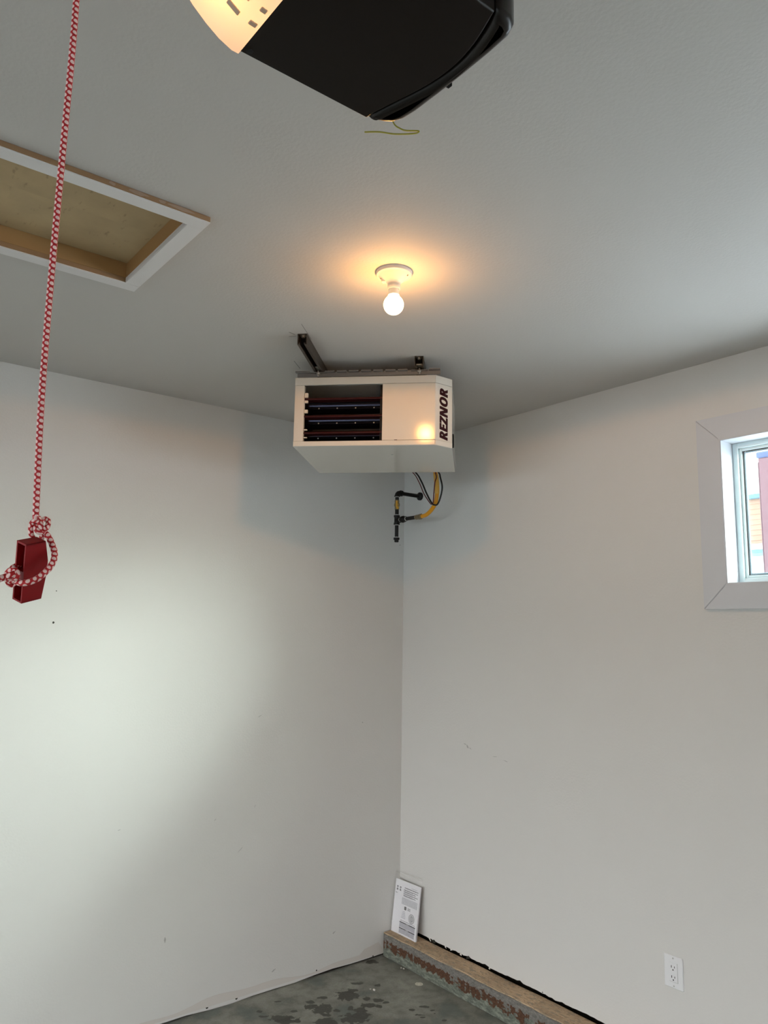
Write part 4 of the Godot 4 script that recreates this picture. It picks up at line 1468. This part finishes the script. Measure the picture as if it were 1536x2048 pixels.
# ------------------------------------------------------------------ marks on the drywall, crumbs on the floor
func blot(parent: Node, called: String, m: Material, T: Transform3D, rx: float, ry: float, th := 0.0004, pts := 10, jag := 0.35) -> void:
	var poly := PackedVector2Array()
	for k in pts:
		var a := TAU * k / pts
		var q := 1.0 + rng.randf_range(-jag, jag)
		poly.append(Vector2(cos(a) * rx * q, sin(a) * ry * q))
	var b := MB.new()
	b.T = T
	b.extrude(poly, 0.0, th)
	put(called, b, m, parent)

func small_marks() -> void:
	rng.seed = 9
	var left := get_node("wall_left")
	var right := get_node("wall_right")
	var ceil_ := get_node("ceiling")
	var onl := func(y: float, z: float, roll: float) -> Transform3D: return Transform3D(Basis(Vector3.UP, PI / 2) * Basis(Vector3.BACK, roll), Vector3(0, y, z))
	var onr := func(x: float, y: float, roll: float) -> Transform3D: return Transform3D(Basis(Vector3.BACK, roll), Vector3(x, y, 0))
	for s: Array in [[1.684, 1.875, 0.0046], [1.814, 1.873, 0.0022], [2.153, 0.029, 0.0024], [0.028, 0.522, 0.004], [0.046, 0.973, 0.004], [0.016, 0.954, 0.0065], [0.015, 1.099, 0.006], [0.016, 0.174, 0.005]]:
		blot(left, "nail_hole", M.hole, onl.call(s[0], s[1], 0.0), s[2], s[2], 0.0004, 10, 0.15)
	for s: Array in [[1.255, 0.890, 0.010, 0.0012, 0.5], [0.841, 0.898, 0.007, 0.001, 1.2], [0.805, 1.102, 0.006, 0.001, 0.8], [0.823, 1.544, 0.006, 0.0014, 0.2], [0.340, 1.312, 0.004, 0.011, 0.1], [0.180, 0.423, 0.010, 0.0028, 0.5], [0.086, 0.765, 0.011, 0.0025, 0.5], [0.654, 0.968, 0.018, 0.0012, 0.7], [1.188, 0.271, 0.004, 0.003, 0.0]]:
		blot(left, "scuff_mark", M.scuff, onl.call(s[0], s[1], s[4]), s[2], s[3])
	for s: Array in [[0.497, 1.117, 0.008, 0.002, -0.2], [0.515, 1.107, 0.008, 0.0045, -0.9], [0.535, 1.100, 0.008, 0.0016, -0.5], [0.70, 1.083, 0.014, 0.0012, 0.15], [0.77, 1.072, 0.012, 0.0014, -0.2]]:
		blot(right, "scuff_mark", M.scuff, onr.call(s[0], s[1], s[4]), s[2], s[3])
	blot(right, "nail_hole", M.hole, onr.call(0.974, 0.136, 0.0), 0.003, 0.003, 0.0004)
	# skim coat left along the foot of the left wall
	var poly := PackedVector2Array()
	poly.append(Vector2(-0.10, 0.016))
	poly.append(Vector2(-2.0, 0.016))
	var z := 2.0
	while z > 0.11:
		poly.append(Vector2(-z, 0.040 + 0.012 * sin(z * 7.0 + 1.0) + 0.006 * sin(z * 19.0) + (0.02 if z < 0.25 else 0.0)))
		z -= 0.03
	var b := MB.new()
	b.T = Transform3D(Basis(Vector3.UP, PI / 2), Vector3(0, 0, 0))
	b.extrude(poly, 0.0, 0.0005)
	put("joint_compound", b, M.compound, left)
	# pencil lines about the strut
	for s: Array in [[1.14, 1.431, 1.042, 1.327], [1.047, 1.426, 1.041, 1.396], [1.010, 1.403, 1.030, 1.384], [0.797, 1.249, 0.736, 1.183]]:
		b = MB.new()
		b.tube([Vector3(s[0], H - 0.0002, s[1]), Vector3(s[2], H - 0.0002, s[3])], 0.0008, 6)
		put("pencil_line", b, M.pencil, ceil_)
	# torn paper hanging from the lower edge of the right wall
	for s: Array in [[0.245, 0.012], [0.275, 0.020], [0.36, 0.008], [0.40, 0.012], [0.47, 0.010], [0.52, 0.02], [0.66, 0.008]]:
		blot(right, "torn_paper", M.plaster if s[1] < 0.015 else M.hole, Transform3D(Basis(Vector3.BACK, rng.randf_range(-0.6, 0.6)), Vector3(s[0], 0.130, 0.0004)), s[1] * 0.6, 0.006, 0.0012, 9, 0.6)
	# crumbs
	var k := 0
	for s: Array in [[0.281, 0.383, 0.007, "largest white plaster crumb on the floor among the damp spots"], [0.263, 0.391, 0.004, "small white plaster crumb beside the largest one on the floor"], [0.172, 0.128, 0.005, "white plaster crumb on the floor against the curb, nearer the corner"], [0.187, 0.124, 0.0055, "white plaster crumb on the floor against the curb, farther from the corner"]]:
		var o := thing("plaster_crumb", s[3], "crumb", Vector3(s[0], 0.0, s[1]), k * 1.1, "plaster crumbs on the floor")
		b = MB.new()
		var pl := PackedVector2Array()
		for j in 8:
			var a := TAU * j / 8
			pl.append(Vector2(cos(a), sin(a) * 0.7) * s[2] * rng.randf_range(0.7, 1.2))
		b.bowl(pl, 0.0003, s[2] * 0.8, s[2] * 0.3, 2)
		put("crumb", b, M.plaster, o)
		k += 1
